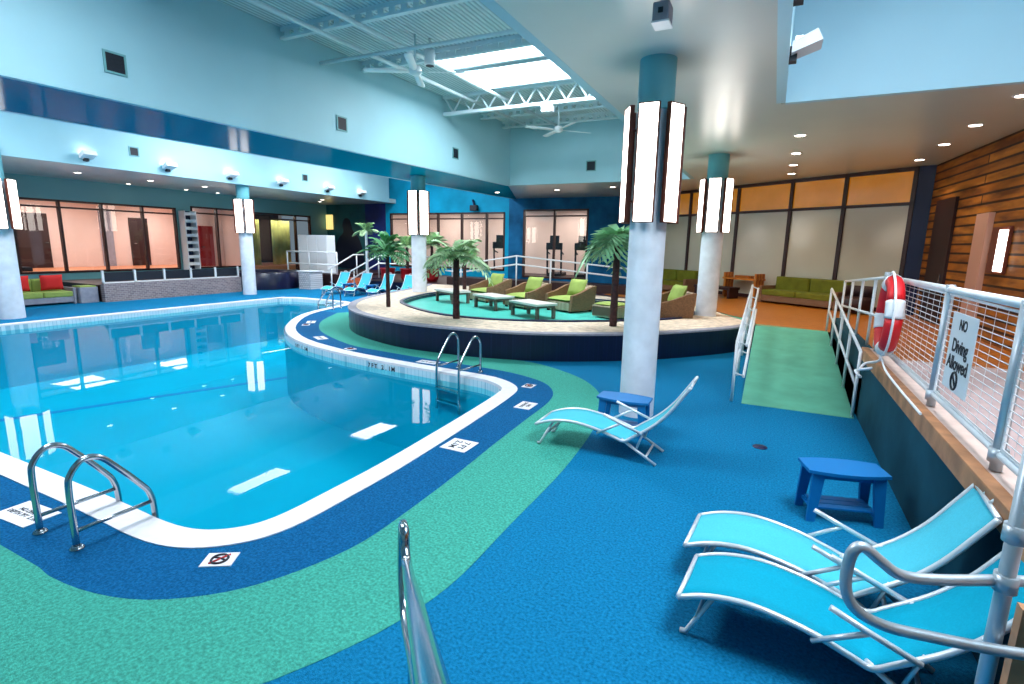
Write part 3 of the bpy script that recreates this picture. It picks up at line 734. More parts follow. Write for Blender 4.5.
lA = lounger('aqua sling lounger in front of the small blue table by the retaining wall', (-.31, 3.47, 0), -.08, k=.93)
lM = lounger('aqua sling lounger alone in front of the near lit column', (-2.1, 5.12, 0), 0)
lB = lounger('deeper blue sling lounger nearest the camera beside the steel handrail', (-.265, 2.93, 0), -.09, 'sling2', k=.93)
far = [((-15.75, 15.3), 'leftmost of the four at the foot of the stairs'), ((-14.65, 15.4), 'second from the stairs beyond the pool'), ((-13.55, 15.45), 'third from the stairs, in front of a red pot'), ((-12.5, 15.45), 'fourth from the stairs, next to the ring column')]
for (x, y), l in far: dup(lA, (x, y, 0), 1.75, 'aqua sling lounger beyond the pool, ' + l)

# ------------------------------------------------------------------ blue side tables
def side_table(label, loc, rz):
    t = thing('side_table', label, 'table', loc, rz, None)
    top = sp2([(-.29, -.1), (-.27, -.13), (-.1, -.165), (.1, -.165), (.27, -.13), (.29, -.1), (.29, .1), (.27, .13), (.1, .165), (-.1, .165), (-.27, .13), (-.29, .1)], 2)
    MB().prism(top, .395, .42).build('table_top', 'tblue', t)
    MB().box((-.22, -.115, .35), (.22, -.1, .395)).box((-.22, .1, .35), (.22, .115, .395)).box((-.22, -.1, .35), (-.2, .1, .395)).box((.2, -.1, .35), (.22, .1, .395)).build('apron', 'tblue', t)
    for sx in (-1, 1):
        for sy in (-1, 1):
            a = (sx*.215, sy*.11); b = (sx*.245, sy*.13); w = .028
            vs = []
            for (cx, cy), z, ww in ((b, 0, .03), (a, .395, .045)):
                vs += [(cx-ww, cy-w/2, z), (cx+ww, cy-w/2, z), (cx+ww, cy+w/2, z), (cx-ww, cy+w/2, z)]
            MB().add(vs, [(0, 3, 2, 1), (4, 5, 6, 7), (0, 1, 5, 4), (1, 2, 6, 5), (2, 3, 7, 6), (3, 0, 4, 7)]).build('leg', 'tblue', t)
    sh = MB()
    for k in range(3): sh.box((-.22, -.11+k*.076, .1), (.22, -.11+k*.076+.066, .115))
    sh.box((-.235, -.12, .08), (-.2, .12, .1)); sh.box((.2, -.12, .08), (.235, .12, .1)); sh.build('shelf', 'tblue', t)
    return t
s1 = side_table('low blue side table beside the retaining wall, behind two loungers', (.66, 4.66, 0), .28)
s2 = dup(s1, (-1.36, 5.72, 0), .0, 'low blue side table against the foot of the near lit column')
dup(s1, (-15.34, 16.2, 0), 1.75, 'low blue side table between the two leftmost far loungers')
dup(s1, (-14.23, 16.3, 0), 1.75, 'low blue side table between the second and third far loungers')

# ------------------------------------------------------------------ pool ladders
def ladder(label, loc, rz, w=.46):
    """local +y points into the pool; rails arch from the deck over the coping"""
    t = thing('pool_ladder', label, 'ladder', loc, rz)
    for s_ in (-1, 1):
        pts = [(s_*w/2, 0, 0), (s_*w/2, 0, .42), (s_*w/2, .02, .53), (s_*w/2, .1, .61), (s_*w/2, .2, .59), (s_*w/2, .29, .49), (s_*w/2, .44, .29), (s_*w/2, .5, .18), (s_*w/2, .52, .0), (s_*w/2, .52, -.6)]
        r = T(smoothpath(pts, 5), .021, 10).build('rail', 'steel', t)
        T([(s_*w/2, 0, .13), (s_*w/2, .51, .12)], .015, 8).build('cross_tube', 'steel', r)
        MB().lathe([(.045, 0), (.045, .012), (.025, .03)], (s_*w/2, 0, 0)).build('escutcheon', 'steel', r)
    for z in (-.24, -.45): B((-w/2, .48, z-.012), (w/2, .56, z+.012)).build('tread', 'steel', t)
    return t
ladder('stainless pool ladder at the near left edge of the pool', (-4.3, 1.61, 0), .03)
ladder('stainless pool ladder at the curved edge below the round platform', (-4.43, 7.42, 0), PI-.2, .5)
ladder('stainless pool ladder at the far end of the pool', (-12.25, 12.35, 0), PI/2+.25)

# ------------------------------------------------------------------ deck tiles with markings
def tile(label, cx, cy, w, h, rz, txt=None, size=.08, nod=False, z=.004):
    t = thing('deck_tile', label, 'sign', (cx, cy, z), rz)
    B((-w/2, -h/2, 0), (w/2, h/2, .006)).build('plate', 'coping', t)
    if txt: text('lettering', txt, size, t, (0, 0, .007), (0, 0, 0))
    if nod:
        c = MB(); pts = [(math.cos(a)*min(w, h)*.34, math.sin(a)*min(w, h)*.34, .009) for a in [2*PI*k/24 for k in range(24)]]
        c.tube(pts, .008, 6, True); c.build('ring_mark', 'ink', t)
        c2 = MB(); c2.tube([(-.05, -.05, .009), (.05, .05, .009)], .007, 6); c2.build('slash_mark', 'inkr', t)
        c3 = MB(); c3.tube([(-.04, .02, .008), (.0, .01, .008), (.05, -.02, .008)], .007, 6); c3.build('diver_mark', 'ink', t)
tile('white warning tile with small print beside the near pool ladder', -4.93, 1.68, .44, .24, .05, 'NO DIVING\nDEPTH 7FT  2.1M', .05)
tile('small white tile with a no diving symbol at the near rounded pool corner', -3.1, 1.98, .2, .15, .55, None, nod=True)
tile('white depth tile lettered 7 FT 2.1M on the right pool edge', -2.78, 4.46, .3, .3, -PI/2, '7 FT\n2.1M', .1)
tile('white tile on the right pool edge, nearer the column lounger', -2.75, 6.07, .3, .22, -PI/2, 'NO\nDIVING', .07)
tile('smaller white tile at the far right pool corner', -3.12, 6.98, .2, .16, -PI/2, None, nod=True)
tile('white tile beside the ladder below the round platform', -5.35, 7.53, .4, .2, PI, '7 FT 2.1M', .07)
tile('small white tile on the curved pool edge, second from the platform ladder', -7.35, 7.72, .22, .16, PI-.3, None, nod=True)
tile('white tile in the middle of the curved pool edge', -8.75, 8.3, .4, .22, PI-.5, '5 FT 1.5M', .07)
tile('white tile on the curved pool edge towards the far ladder', -10.7, 9.85, .4, .22, PI-.85, '4 FT 1.2M', .07)
tile('small white tile beside another tile near the far ladder', -10.45, 9.45, .24, .18, PI-.85, None, nod=True)
# depth letters on the pool wall
def wall_text(label, txt, x0, size, step):
    """letters set one by one along the curved pool wall, starting at x0"""
    wall = [Vector(p) for p in rim]; n = len(wall)
    i = min(range(n), key=lambda k: (wall[k].x-x0)**2+(wall[k].y-7.4)**2*(1 if x0 > -8 else .2))
    t = thing('depth_marking', label, 'sign', (wall[i].x, wall[i].y, -.09))
    P0 = wall[i].copy(); k = i; pos = wall[i].copy()
    for ch in txt:
        nx = wall[(k-1) % n]; d = (nx-wall[k]).normalized()
        if ch != ' ':
            q = pos-P0+Vector((d.y, -d.x))*.006
            text('lettering', ch, size, t, (q.x, q.y, -size*.35), (PI/2, 0, math.atan2(d.y, d.x)), base=True)
        pos = pos+d*step
        while (pos-wall[k]).length > (wall[(k-1) % n]-wall[k]).length:
            over = (pos-wall[k]).length-(wall[(k-1) % n]-wall[k]).length
            k = (k-1) % n; d2 = (wall[(k-1) % n]-wall[k]).normalized(); pos = wall[k]+d2*over
wall_text('black depth lettering 7FT 2.1M on the pool wall left of the platform ladder', '7FT 2.1M', -6.5, .11, .085)
wall_text('black depth lettering on the pool wall at the tip of the curve', '5FT 1.5M', -8.9, .1, .08)
dr = MB().lathe([(.0, 0.001), (.075, .001), (.07, .008), (.0, .008)], (.07, 5.99, 0)); tag(dr.build('floor_drain', 'navyp'), 'round dark drain cover set in the blue deck', 'drain')

# ------------------------------------------------------------------ railings
def railing(name, label, cat, posts, rails, r=.02, m='railw', pr=.02, loc=(0, 0, 0)):
    t = thing(name, label, cat, loc)
    for a, b in posts: T([a, b], pr, 8).build('post', m, t)
    for p in rails: T(p, r, 8).build('rail', m, t)
    return t
def rampz(y): return max(0, (y-7.65)/4.55*UF)
ys = (7.7, 8.8, 9.9, 11.0, 12.1)
rl = railing('ramp_railing', 'white tube railing on the left side of the green ramp', 'railing', [((-.33, y, rampz(y)), (-.33, y, rampz(y)+.86)) for y in ys],
        [[(-.33, 7.7, .86), (-.33, 12.1, UF+.86)], [(-.33, 7.7, .42), (-.33, 12.1, UF+.42)], [(-.21, 7.75, .8), (-.21, 12.0, UF+.8)], [(-.21, 7.75, .36), (-.21, 12.0, UF+.36)]])
for y in ys:
    for dz in (.84, .4): T([(-.33, y+.02, rampz(y)+dz), (-.21, min(y+.06, 12.0), rampz(y)+dz-.04)], .012, 6).build('bracket', 'railw', rl)
railing('ramp_railing', 'white tube railing on the right side of the green ramp', 'railing', [((1.1, y, rampz(y)), (1.1, y, rampz(y)+.86)) for y in ys],
        [[(1.1, 7.7, .86), (1.1, 12.1, UF+.86)], [(1.1, 7.7, .42), (1.1, 12.1, UF+.42)]])
railing('edge_railing', 'white railing between the mesh fence and the top of the ramp', 'railing', [((1.3, y, UF+.3 if y < 12 else UF), (1.3, y, 1.78-.06*(y-7.7))) for y in (8.7, 9.8, 10.9, 12.0)],
        [[(1.3, 7.68, 1.8), (1.3, 12.0, 1.52)], [(1.3, 7.68, 1.3), (1.3, 12.0, 1.05)]])
def rz_(x): return 1.35+.077*(-3.9-x)
railing('walkway_railing', 'white double-bar railing behind the lime armchairs', 'railing', [((x, 17.4, UF), (x, 17.4, rz_(x))) for x in (-4.2, -5.7, -7.05, -8.4)]+[((-10.9, 17.6, UF), (-10.9, 17.6, 1.3))],
        [[(-3.8, 17.4, rz_(-3.8)), (-8.4, 17.4, rz_(-8.4)), (-10.9, 17.6, 1.3), (-12.0, 18.2, 1.3)], [(-3.8, 17.4, rz_(-3.8)-.3), (-8.4, 17.4, rz_(-8.4)-.3), (-10.9, 17.6, 1.0), (-12, 18.2, 1.0)]], .028, pr=.028)
struct('wall_walkway_curb', B((-11.5, 17.5, UF), (-3.6, 17.62, UF+.3)), 'dark')

# mesh fence on the retaining wall
FX = 1.24
t = thing('mesh_fence', 'white wire mesh fence panels between steel posts on the timber curb', 'fence', (FX, 2.2, .9))
py = [0, 1.5, 2.88, 5.4]
for y in py:
    T([(0, y, 0), (0, y, .96)], .03, 10).build('post', 'galv', t)
    MB().lathe([(.045, .05), (.045, .13)], (0, y, 0)).build('clamp', 'galv', t)
T([(0, -.05, .95), (0, 5.45, .9)], .028, 10).build('top_rail', 'railw', t); T([(0, 0, .1), (0, 5.4, .1)], .022, 10).build('bottom_rail', 'railw', t)
for a, b in zip(py[:-1], py[1:]):
    w = MB(); fr = MB()
    z = .14
    while z < .89: w.tube([(0, a+.04, z), (0, b-.04, z)], .0035, 4, caps=False); z += .045
    y = a+.06
    while y < b-.04: w.tube([(0.004, y, .13), (0.004, y, .88)], (.0015), 4, caps=False); y += .18
    w.build('wire_mesh', 'railw', t)
    fr.tube([(0, a+.04, .125), (0, b-.04, .125), (0, b-.04, .89), (0, a+.04, .89)], .011, 6, True); fr.build('panel_frame', 'railw', t)
# sign on the fence
t = thing('safety_sign', 'white upright safety sign with dark lettering wired to the mesh fence', 'sign', (FX-.03, 4.5, 1.42))
B((-.006, -.26, -.27), (.0, .26, .27), .004).build('plate', 'white', t)
for s_, z, sz in (('NO', .19, .1), ('Diving', .04, .13), ('Allowed', -.08, .13)): text('lettering', s_, sz, t, (-.008, 0, z), (PI/2, 0, -PI/2))
c = MB(); c.tube([(-.009, math.cos(a)*.06, -.19+math.sin(a)*.06) for a in [2*PI*k/20 for k in range(20)]], .008, 6, True); c.tube([(-.009, -.045, -.23), (-.009, .045, -.15)], .007, 6); c.build('symbol', 'ink', t)
# life ring on the fence
t = thing('life_ring', 'red and white life ring hanging on the mesh fence end', 'life ring', (FX-.125, 6.45, 1.46), 0)
R0 = .25
for k in range(8):
    a0 = k*PI/4; n = 8 if k % 2 == 0 else 6
    a0 = (k//2)*PI/2 + (0 if k % 2 == 0 else PI/2*.68); a1 = a0+(PI/2*.68 if k % 2 == 0 else PI/2*.32)
    T([(0, math.cos(a0+(a1-a0)*q/6)*R0, math.sin(a0+(a1-a0)*q/6)*R0*1.35) for q in range(7)], .075 if k % 2 == 0 else .082, 12).build('ring_segment' if k % 2 == 0 else 'band', 'buoyr' if k % 2 == 0 else 'white', t)
T(smoothpath([(-.02, math.cos(a)*.35, math.sin(a)*.42+.02*math.cos(4*a)) for a in [2*PI*k/12 for k in range(12)]], 3, True), .012, 6, True).build('grab_rope', 'white', t)
rp = MB().tube(smoothpath([(0, .1, -.4), (0, .15, -.5), (-.1, .25, -.56), (-.16, .1, -.6), (-.08, 0, -.56), (-.1, .2, -.62), (-.18, .3, -.66), (-.14, .16, -.7)], 5), .014, 6)
rp.build('throw_line', 'white', t)
T(smoothpath([(0, .1, -.42), (-.02, -.3, -.5), (-.03, -1.0, -.52), (-.03, -1.8, -.53)], 4), .01, 6).build('rope_tail', 'white', t)

# handrails by the camera
t = thing('stair_handrail', 'steel stair handrail rising at the bottom of the picture', 'handrail', (0, 0, 0))
T(smoothpath([(-.18, .28, 1.71), (-.29, .41, 1.62), (-.6, .79, 1.35), (-.95, 1.22, 1.04), (-1.16, 1.48, .86), (-1.225, 1.55, .87), (-1.24, 1.57, .93), (-1.27, 1.6, .94), (-1.32, 1.66, .89), (-1.33, 1.66, .7), (-1.25, 1.57, .55), (-1.0, 1.3, .62), (-.5, .7, 1.0)], 5), .02, 12).build('rail', 'steel', t)
T([(-1.16, 1.5, .6), (-1.16, 1.5, 0)], .02, 10).build('post', 'steel', t)
t = thing('grab_handrail', 'looped galvanised handrail beside the loungers at the right edge', 'handrail', (0, 0, 0))
T(smoothpath([(1.14, 2.32, .985), (.88, 2.22, 1.005), (.62, 2.1, 1.0), (.5, 2.05, 1.01), (.43, 2.02, 1.06), (.375, 2.0, 1.105), (.345, 1.99, 1.09), (.335, 1.99, 1.02), (.34, 1.98, .94), (.38, 1.985, .875), (.47, 2.01, .83), (.6, 2.05, .81), (.84, 2.12, .79), (1.14, 2.22, .775)], 5), .019, 12).build('rail', 'galv', t)
T([(.81, 2.17, 0), (.81, 2.17, 1.75)], .024, 12).build('post', 'galv', t)
for z in (.98, 1.16): MB().lathe([(.034, 0), (.034, .06)], (.81, 2.17, z)).build('clamp', 'galv', t)
struct('trim_5', B((.9, 2.25, .3), (1.2, 2.3, .88)), 'woodc')

# ------------------------------------------------------------------ lounge furniture on the ring
FZ = .42
def cushion(mb, c, s, puff=.3, n=8):
    """pillow: superellipsoid-like"""
    vs = []; fs = []
    for i in range(n+1):
        for j in range(n+1):
            u = -1+2*i/n; v = -1+2*j/n
            k = (1-u**4)*(1-v**4)
            ins = 1-.06*(1-abs(u))*(abs(v) > .99)-.0
            vs.append((c[0]+u*s[0]*(1-.06*(1-v*v)), c[1]+v*s[1]*(1-.06*(1-u*u)), c[2]+s[2]*k**.5))
    m = len(vs)
    for i in range(n+1):
        for j in range(n+1):
            p = vs[i*(n+1)+j]; vs.append((p[0], p[1], 2*c[2]-p[2]))
    for i in range(n):
        for j in range(n):
            a = i*(n+1)+j; fs.append((a, a+n+1, a+n+2, a+1)); fs.append((m+a, m+a+1, m+a+n+2, m+a+n+1))
    return mb.add(vs, fs, True)
def tilt(o, loc, rot): o.location = loc; o.rotation_euler = rot; return o
def armchair(label, loc, rz):
    """faces -y"""
    t = thing('wicker_armchair', label, 'armchair', loc, rz, 'wicker armchairs')
    fr = MB(); fr.box((-.42, -.42, .05), (.42, .40, .26), .02); fr.build('seat_base', 'wicker', t)
    bk = MB(); bk.sheet([[(-.44+.88*j/6, .36+.04*math.sin(PI*j/6)+q[1], q[0]) for j in range(7)] for q in ((.1, 0), (.4, .05), (.66, .12))], .07); bk.build('backrest', 'wicker', t)
    for s_ in (-1, 1):
        a = MB(); pr = [(-.44, .05), (.42, .05), (.48, .66), (.3, .64), (-.1, .5), (-.4, .44)]
        vs = [(s_*.40, y, z) for y, z in pr]+[(s_*.49, y, z) for y, z in pr]; n = len(pr)
        fs = [tuple(range(n)), tuple(range(2*n-1, n-1, -1))]+[(i, i+n, (i+1) % n+n, (i+1) % n) for i in range(n)]
        a.add(vs, fs); a.build('arm', 'wickerd', t)
        for y in (-.38, .36): B((s_*.4-.03, y-.03, 0), (s_*.4+.03, y+.03, .06)).build('foot', 'dark', t)
    cushion(MB(), (0, 0, 0), (.4, .4, .075)).build('seat_cushion', 'lime', t, (0, -.04, .32))
    tilt(cushion(MB(), (0, 0, 0), (.3, .24, .1)).build('back_pillow', 'lime', t), (.02, .24, .6), (1.2, 0, 0))
    return t
FACE = -.42
ch = armchair('wicker armchair with lime cushions, leftmost of the row facing the pool', (-7.55, 13.8, FZ), FACE)
dup(ch, (-5.95, 13.0, FZ), FACE, 'wicker armchair with lime cushions, second from the left before the railing')
dup(ch, (-4.68, 12.95, FZ), FACE, 'wicker armchair with lime cushions, third from the left beside the coffee table')
dup(ch, (-2.15, 12.65, FZ), -.95, 'wicker armchair with lime pillow seen between the two right columns')
t = thing('wicker_stool', 'low pale wicker stool with a lime pad behind the red-trunk palm', 'stool', (-3.35, 12.2, FZ), -.4)
B((-.36, -.3, .04), (.36, .3, .3), .03).build('base', 'wicker', t); cushion(MB(), (0, 0, 0), (.33, .27, .05)).build('seat_pad', 'lime', t, (0, 0, .33))
def coffee_table(label, loc, rz, w=1.1, d=.62):
    t = thing('coffee_table', label, 'table', loc, rz, None)
    B((-w/2, -d/2, .31), (w/2, d/2, .36), .008).build('table_top', 'tabletop', t)
    B((-w/2+.05, -d/2+.05, .26), (w/2-.05, d/2-.05, .31)).build('apron', 'tableleg', t)
    for sx in (-1, 1):
        for sy in (-1, 1): B((sx*(w/2-.07)-.035, sy*(d/2-.07)-.035, 0), (sx*(w/2-.07)+.035, sy*(d/2-.07)+.035, .26)).build('leg', 'tableleg', t)
    return t
ct = coffee_table('pale rectangular coffee table nearest the pool, right of the others', (-5.0, 11.3, FZ), -.5)
dup(ct, (-6.55, 12.2, FZ), -.5, 'pale rectangular coffee table in the middle of the three')
dup(ct, (-8.25, 12.85, FZ), -.5, 'pale rectangular coffee table furthest left, behind the slim palm')

# ------------------------------------------------------------------ palms
def frond(mb, base, az, el, L, droop, w, nl=9, rnd=None):
    """feather frond: rachis curve with paired leaflets"""
    p = Vector(base); pts = []; d0 = Vector((math.cos(az), math.sin(az), 0))
    for k in range(nl+1):
        s_ = k/nl; pts.append(p+d0*(L*s_*math.cos(el)*(1-.15*s_))+Vector((0, 0, L*(math.sin(el)*s_-droop*s_*s_))))
    mb.tube(pts, [.012*(1-.7*k/nl) for k in range(nl+1)], 5)
    side = Vector((-d0.y, d0.x, 0))
    for k in range(1, nl+1):
        q = pts[k]; s_ = k/nl; lw = w*(math.sin(PI*min(1, s_*.9+.1))**.6)+.03
        t = (pts[k]-pts[k-1]).normalized()
        for sg in (-1, 1):
            tip = q+side*sg*lw+t*lw*.7-Vector((0, 0, lw*.35)); mid = (q+tip)/2+Vector((0, 0, lw*.08)); ww = t*L*.05
            mb.add([q-ww*.3, mid-ww, tip, mid+ww], [(0, 1, 2), (0, 2, 3)])
            mb.add([q-ww*.3-Vector((0, 0, .004)), mid-ww-Vector((0, 0, .004)), tip-Vector((0, 0, .003)), mid+ww-Vector((0, 0, .004))], [(0, 2, 1), (0, 3, 2)])
def palm(label, loc, H, nf, L, m='frond', r=.05, droop=.5, el=(.2, 1.1), w=.16, lean=(0, 0), pot=None):
    t = thing('potted_palm' if pot else 'palm_tree', label, 'palm', loc)
    z0 = 0
    if pot:
        MB().lathe([(pot*.7, 0), (pot, .5*pot), (pot*1.05, pot*1.7), (pot*1.15, pot*1.75), (pot*1.15, pot*1.9), (pot*.95, pot*1.9), (pot*.9, pot*1.75)]).build('pot', 'pot', t); z0 = pot*1.7
    tr = [(lean[0]*s_*s_, lean[1]*s_*s_, z0+(H-z0)*s_) for s_ in [k/12 for k in range(13)]]
    T(tr, [r*(1.15-.25*k/12)*(1+.1*(k % 2)) for k in range(13)], 10).build('trunk', 'trunk', t)
    for k in range(nf):
        mb = MB(); frond(mb, tr[-1], 2*PI*k*.381966+random.uniform(-.2, .2), random.uniform(*el), L*random.uniform(.8, 1.1), droop*random.uniform(.7, 1.2), w)
        mb.build('frond', m, t)
    return t
palm('slim palm with a dark trunk on the pebble ring, near the far ladder', (-8.5, 10.3, UF+.012), 1.3, 18, .85, 'frond', .045, .6, (.2, 1.3), .17)
palm('slim palm with a dark trunk on the pebble ring in front of the coffee tables', (-6.0, 9.5, UF+.012), 1.3, 24, 1.02, 'frondl', .065, .6, (.15, 1.0), .2)
palm('red-trunk palm with broad leaves beside the near lit column', (-2.78, 10.32, UF+.012), 1.6, 18, 1.0, 'frondb', .065, .95, (.3, 1.45), .36)
palm('short palm on the pebble ring behind the ring column', (-9.7, 15.9, UF+.012), 1.15, 15, .9, 'frondl', .06, .4, (.2, 1.2), .16)
for x, y, l, H in ((-14.5, 17.6, 'leftmost, by the stairs', 1.45), (-13.75, 17.95, 'in the middle', 1.4), (-12.85, 18.45, 'nearest the lit ring column', 1.5)):
    palm('bushy palm in a glossy red pot on the rear walkway, ' + l, (x, y, UF+.006), H, 22, 1.05, 'frondl' if x > -13.9 else 'frond', .06, .5, (.2, 1.3), .2, pot=.28)

wp = palm('tall palm with a white stem beside the stairs and red pots', (-15.35, 17.3, UF+.006), 2.05, 14, .72, 'frondl', .055, .5, (.1, 1.2), .15)
for ch in wp.children:
    if ch.name.startswith('trunk'): ch.data.materials.clear(); ch.data.materials.append(M['railw'])
# ------------------------------------------------------------------ lounge by the glazing
def sofa(label, loc, rz, w, seats, m, base='wickerd', pillows=()):
    t = thing('sofa', label, 'sofa', loc, rz)
    B((-w/2, -.4, .06), (w/2, .4, .24), .02).build('base', base, t)
    for k in range(seats):
        x0 = -w/2+w*k/seats; x1 = -w/2+w*(k+1)/seats
        B((x0+.01, -.42, .24), (x1-.01, .22, .4), .03).build('seat_cushion', m, t); B((x0+.01, .2, .36), (x1-.01, .4, .78), .04).build('back_cushion', m, t)
    for sx in (-1, 1): B((sx*(w/2+.05)-.05, -.4, .0), (sx*(w/2+.05)+.05, .42, .5), .02).build('arm', base, t)
    return t
gp = lambda s_, d: tuple((ga+gd*s_+gn*d))
p = gp(7.7, -.6); sofa('long olive green sofa against the glazed lounge wall', (p[0], p[1], UF+.006), ang, 2.2, 2, 'olive')
p = gp(2.6, -.75); sofa('olive green sofa behind the armchair, between the lit columns', (p[0], p[1], UF+.006), ang, 1.9, 2, 'olive')
p = gp(4.85, -.95); t = thing('console_bench', 'dark low bench before the glazing beside the ring column', 'bench', (p[0], p[1], UF+.006), ang)
B((-.75, -.25, .28), (.75, .25, .36), .01).build('bench_top', 'dark', t)
for sx in (-1, 1): B((sx*.68-.04, -.22, 0), (sx*.68+.04, .22, .28)).build('leg', 'dark', t)
p = gp(5.45, -.4); t = thing('wooden_table', 'orange wooden table with raised ends behind the dark bench', 'table', (p[0], p[1], UF+.006), ang)
B((-.65, -.24, .6), (.65, .24, .66), .01).build('table_top', 'woodf', t)
for sx in (-1, 1):
    B((sx*.58-.04, -.2, 0), (sx*.58+.04, .2, .6)).build('leg', 'woodf', t)
    B((sx*.6-.03, -.22, .66), (sx*.6+.03, .22, .82), .01).build('end_rail', 'woodf', t)
B((-.25, -.14, .66), (.3, .14, .74), .01).build('box', 'woodf', t)
p = gp(9.4, -1.0); t = thing('lounge_chair', 'dark rounded lounge chair at the end of the long olive sofa', 'chair', (p[0], p[1], UF+.006), ang)
MB().lathe([(.3, .05), (.38, .1), (.4, .36), (.34, .42)]).build('seat', 'dark', t); MB().sheet([[(.38*math.cos(a), .38*math.sin(a)*.9, z) for a in [PI*.05+PI*.9*k/10 for k in range(11)]] for z in (.38, .55, .7)], .07).build('backrest', 'dark', t)
# wall pieces on the timber wall
o = struct('wall_dark_panel', MB().prism([(3.415, 14.7), (3.47, 14.7), (3.40, 15.9), (3.345, 15.9)], .5, 3.3), 'dark')  # dark door-like panel added for the shadowy end of the wood wall
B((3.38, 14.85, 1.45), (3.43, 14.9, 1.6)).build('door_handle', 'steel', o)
t = thing('wall_lamp', 'dark box lamp with a glowing white face on the wood wall', 'lamp', (3.62, 12.1, 2.15), .057)
B((-.06, -.16, -.4), (0, .5, .42), .01).build('housing', 'bronze', t); B((-.085, -.14, -.36), (-.06, .14, .36)).build('lamp_face', 'lamp', t)
struct('trim_6', B((3.49, 12.78, .5), (3.6, 13.45, 2.85)), 'pinkw')

# ------------------------------------------------------------------ left side: sofa, low brick wall, spa, stairs
struct('wall_brick', B((-19.6, 9.4, 0), (-19.4, 14.35, .6)), 'brick')
struct('floor_left_terrace', B((XW, 9.4, 0), (-19.6, 14.4, .55)), 'dark')
t = thing('panel_railing', 'white railing with dark glass panels on the low brick wall', 'railing', (-19.5, 9.45, .6))
for k in range(6): B((-.03, k*.97-.03, 0), (.03, k*.97+.03, .42)).build('post', 'railw', t)
for k in range(5): B((-.01, k*.97+.05, .06), (.01, k*.97+.92, .36)).build('glass_panel', 'black', t)
B((-.03, -.03, .0), (.03, 4.88, .04)).build('bottom_rail', 'railw', t)
sL = sofa('lime sofa with red pillows beyond the pool by the left windows', (-20.15, 7.55, 0), PI/2, 2.3, 3, 'lime', 'grey')
for y, l in ((7.5, 'in the middle of the lime sofa'), (8.35, 'at the right end of the lime sofa')):
    o = cushion(MB(), (0, 0, 0), (.3, .24, .09)).build('throw_pillow', 'redc'); tag(o, 'red throw pillow leaning ' + l, 'pillow'); tilt(o, (-20.17, y, .67), (PI/2, .0, PI/2))
t = thing('planter_box', 'grey low planter box between the lime sofa and the brick wall', 'planter', (-19.9, 9.12, 0), 0); B((-.28, -.3, 0), (.28, .22, .5), .02).build('box', 'grey', t)
B((-.24, -.26, .5), (.24, .18, .54)).build('lid', 'lime', t)
# slatted white shelf stack by the wall between windows
t = thing('towel_rack', 'tall narrow white slatted rack standing between the left windows', 'rack', (XW+.25, 14.38, .55))
for s_ in (-1, 1): B((-.2, s_*.24-.02, 0), (.2, s_*.24+.02, 2.7)).build('side_panel', 'white', t)
for k in range(9): B((-.2, -.22, .12+k*.3), (.2, .22, .24+k*.3)).build('shelf', 'white', t)
B((-.19, -.22, 0), (-.17, .22, 2.7)).build('back_panel', 'navyp', t)
# spa
t = thing('spa_tub', 'round dark navy tiled spa tub beyond the pool by the curtained window', 'hot tub', (-20.4, 16.2, 0))
MB().lathe([(1.5, 0), (1.5, .7), (1.46, .74), (1.25, .74), (1.2, .7), (1.15, .3), (0.01, .3)], n=40, closed_ends=False).build('shell', 'navy', t)
MB().lathe([(0.01, .6), (1.18, .6)], n=40, closed_ends=False).build('spa_water', 'basin', t)
t = thing('stone_pedestal', 'white stacked stone pier under the railed landing', 'pier', (-18.35, 17.0, 0)); B((-.35, -.35, 0), (.35, .35, .76)).build('pier', 'stone', t); B((-.4, -.4, .76), (.4, .4, .8)).build('cap', 'white', t)
struct('floor_landing', MB().box((-20.9, 17.8, 0), (-17.4, 22.45, .62)), 'dark')
t = thing('white_cabinet', 'white panelled cabinet on the landing under the glowing wall sign', 'cabinet', (-19.5, 18.6, .62))
B((-1.0, -.25, 0), (.85, .25, 1.75)).build('body', 'white', t)
for k in range(3): B((-.98+k*.61, -.27, .05), (-.98+k*.61+.58, -.25, 1.7)).build('door', 'white', t)
railing('landing_railing', 'white railing around the landing in front of the white cabinet', 'railing', [((x, 17.75, .62), (x, 17.75, 1.62)) for x in (-20.6, -19.2, -17.5)], [[(-20.6, 17.75, 1.6), (-17.5, 17.75, 1.6)], [(-20.6, 17.75, 1.05), (-17.5, 17.75, 1.05)], [(-20.6, 17.75, .7), (-17.5, 17.75, .7)]], .035, pr=.035)
st = MB()
for k in range(4): st.box((-17.35, 17.4+k*.28, 0), (-16.15, 18.5, .125*(k+1)-.02)); 
struct('floor_stair', st, 'terra')
railing('stair_railing', 'white sloping railing left of the terracotta stairs', 'railing', [((-17.4, 17.3, 0), (-17.4, 17.3, .9)), ((-17.4, 18.9, .5), (-17.4, 18.9, 1.5))], [[(-17.4, 17.1, .85), (-17.4, 18.7, 1.5), (-17.4, 19.4, 1.5)]], .035, pr=.03)
railing('stair_railing', 'white sloping railing right of the terracotta stairs', 'railing', [((-16.1, 17.3, 0), (-16.1, 17.3, .9)), ((-16.1, 18.9, .5), (-16.1, 18.9, 1.5)), ((-12.2, 19.0, .5), (-12.2, 19.0, 1.5))], [[(-16.1, 17.1, .85), (-16.1, 18.9, 1.5), (-12.2, 19.0, 1.5)], [(-16.1, 17.1, .5), (-16.1, 18.9, 1.15), (-12.2, 19.0, 1.15)]], .035, pr=.03)
t = thing('wall_sign', 'small glowing yellow sign on the dark teal wall above the cabinet', 'sign', (-22.55, YB-.02, 3.15)); B((-.24, -.06, -.4), (.24, 0, .4), .01).build('sign_face', mat('yellow_lit_sign', (246, 214, 130), .5, emit=((250, 216, 130), 1.2)), t)
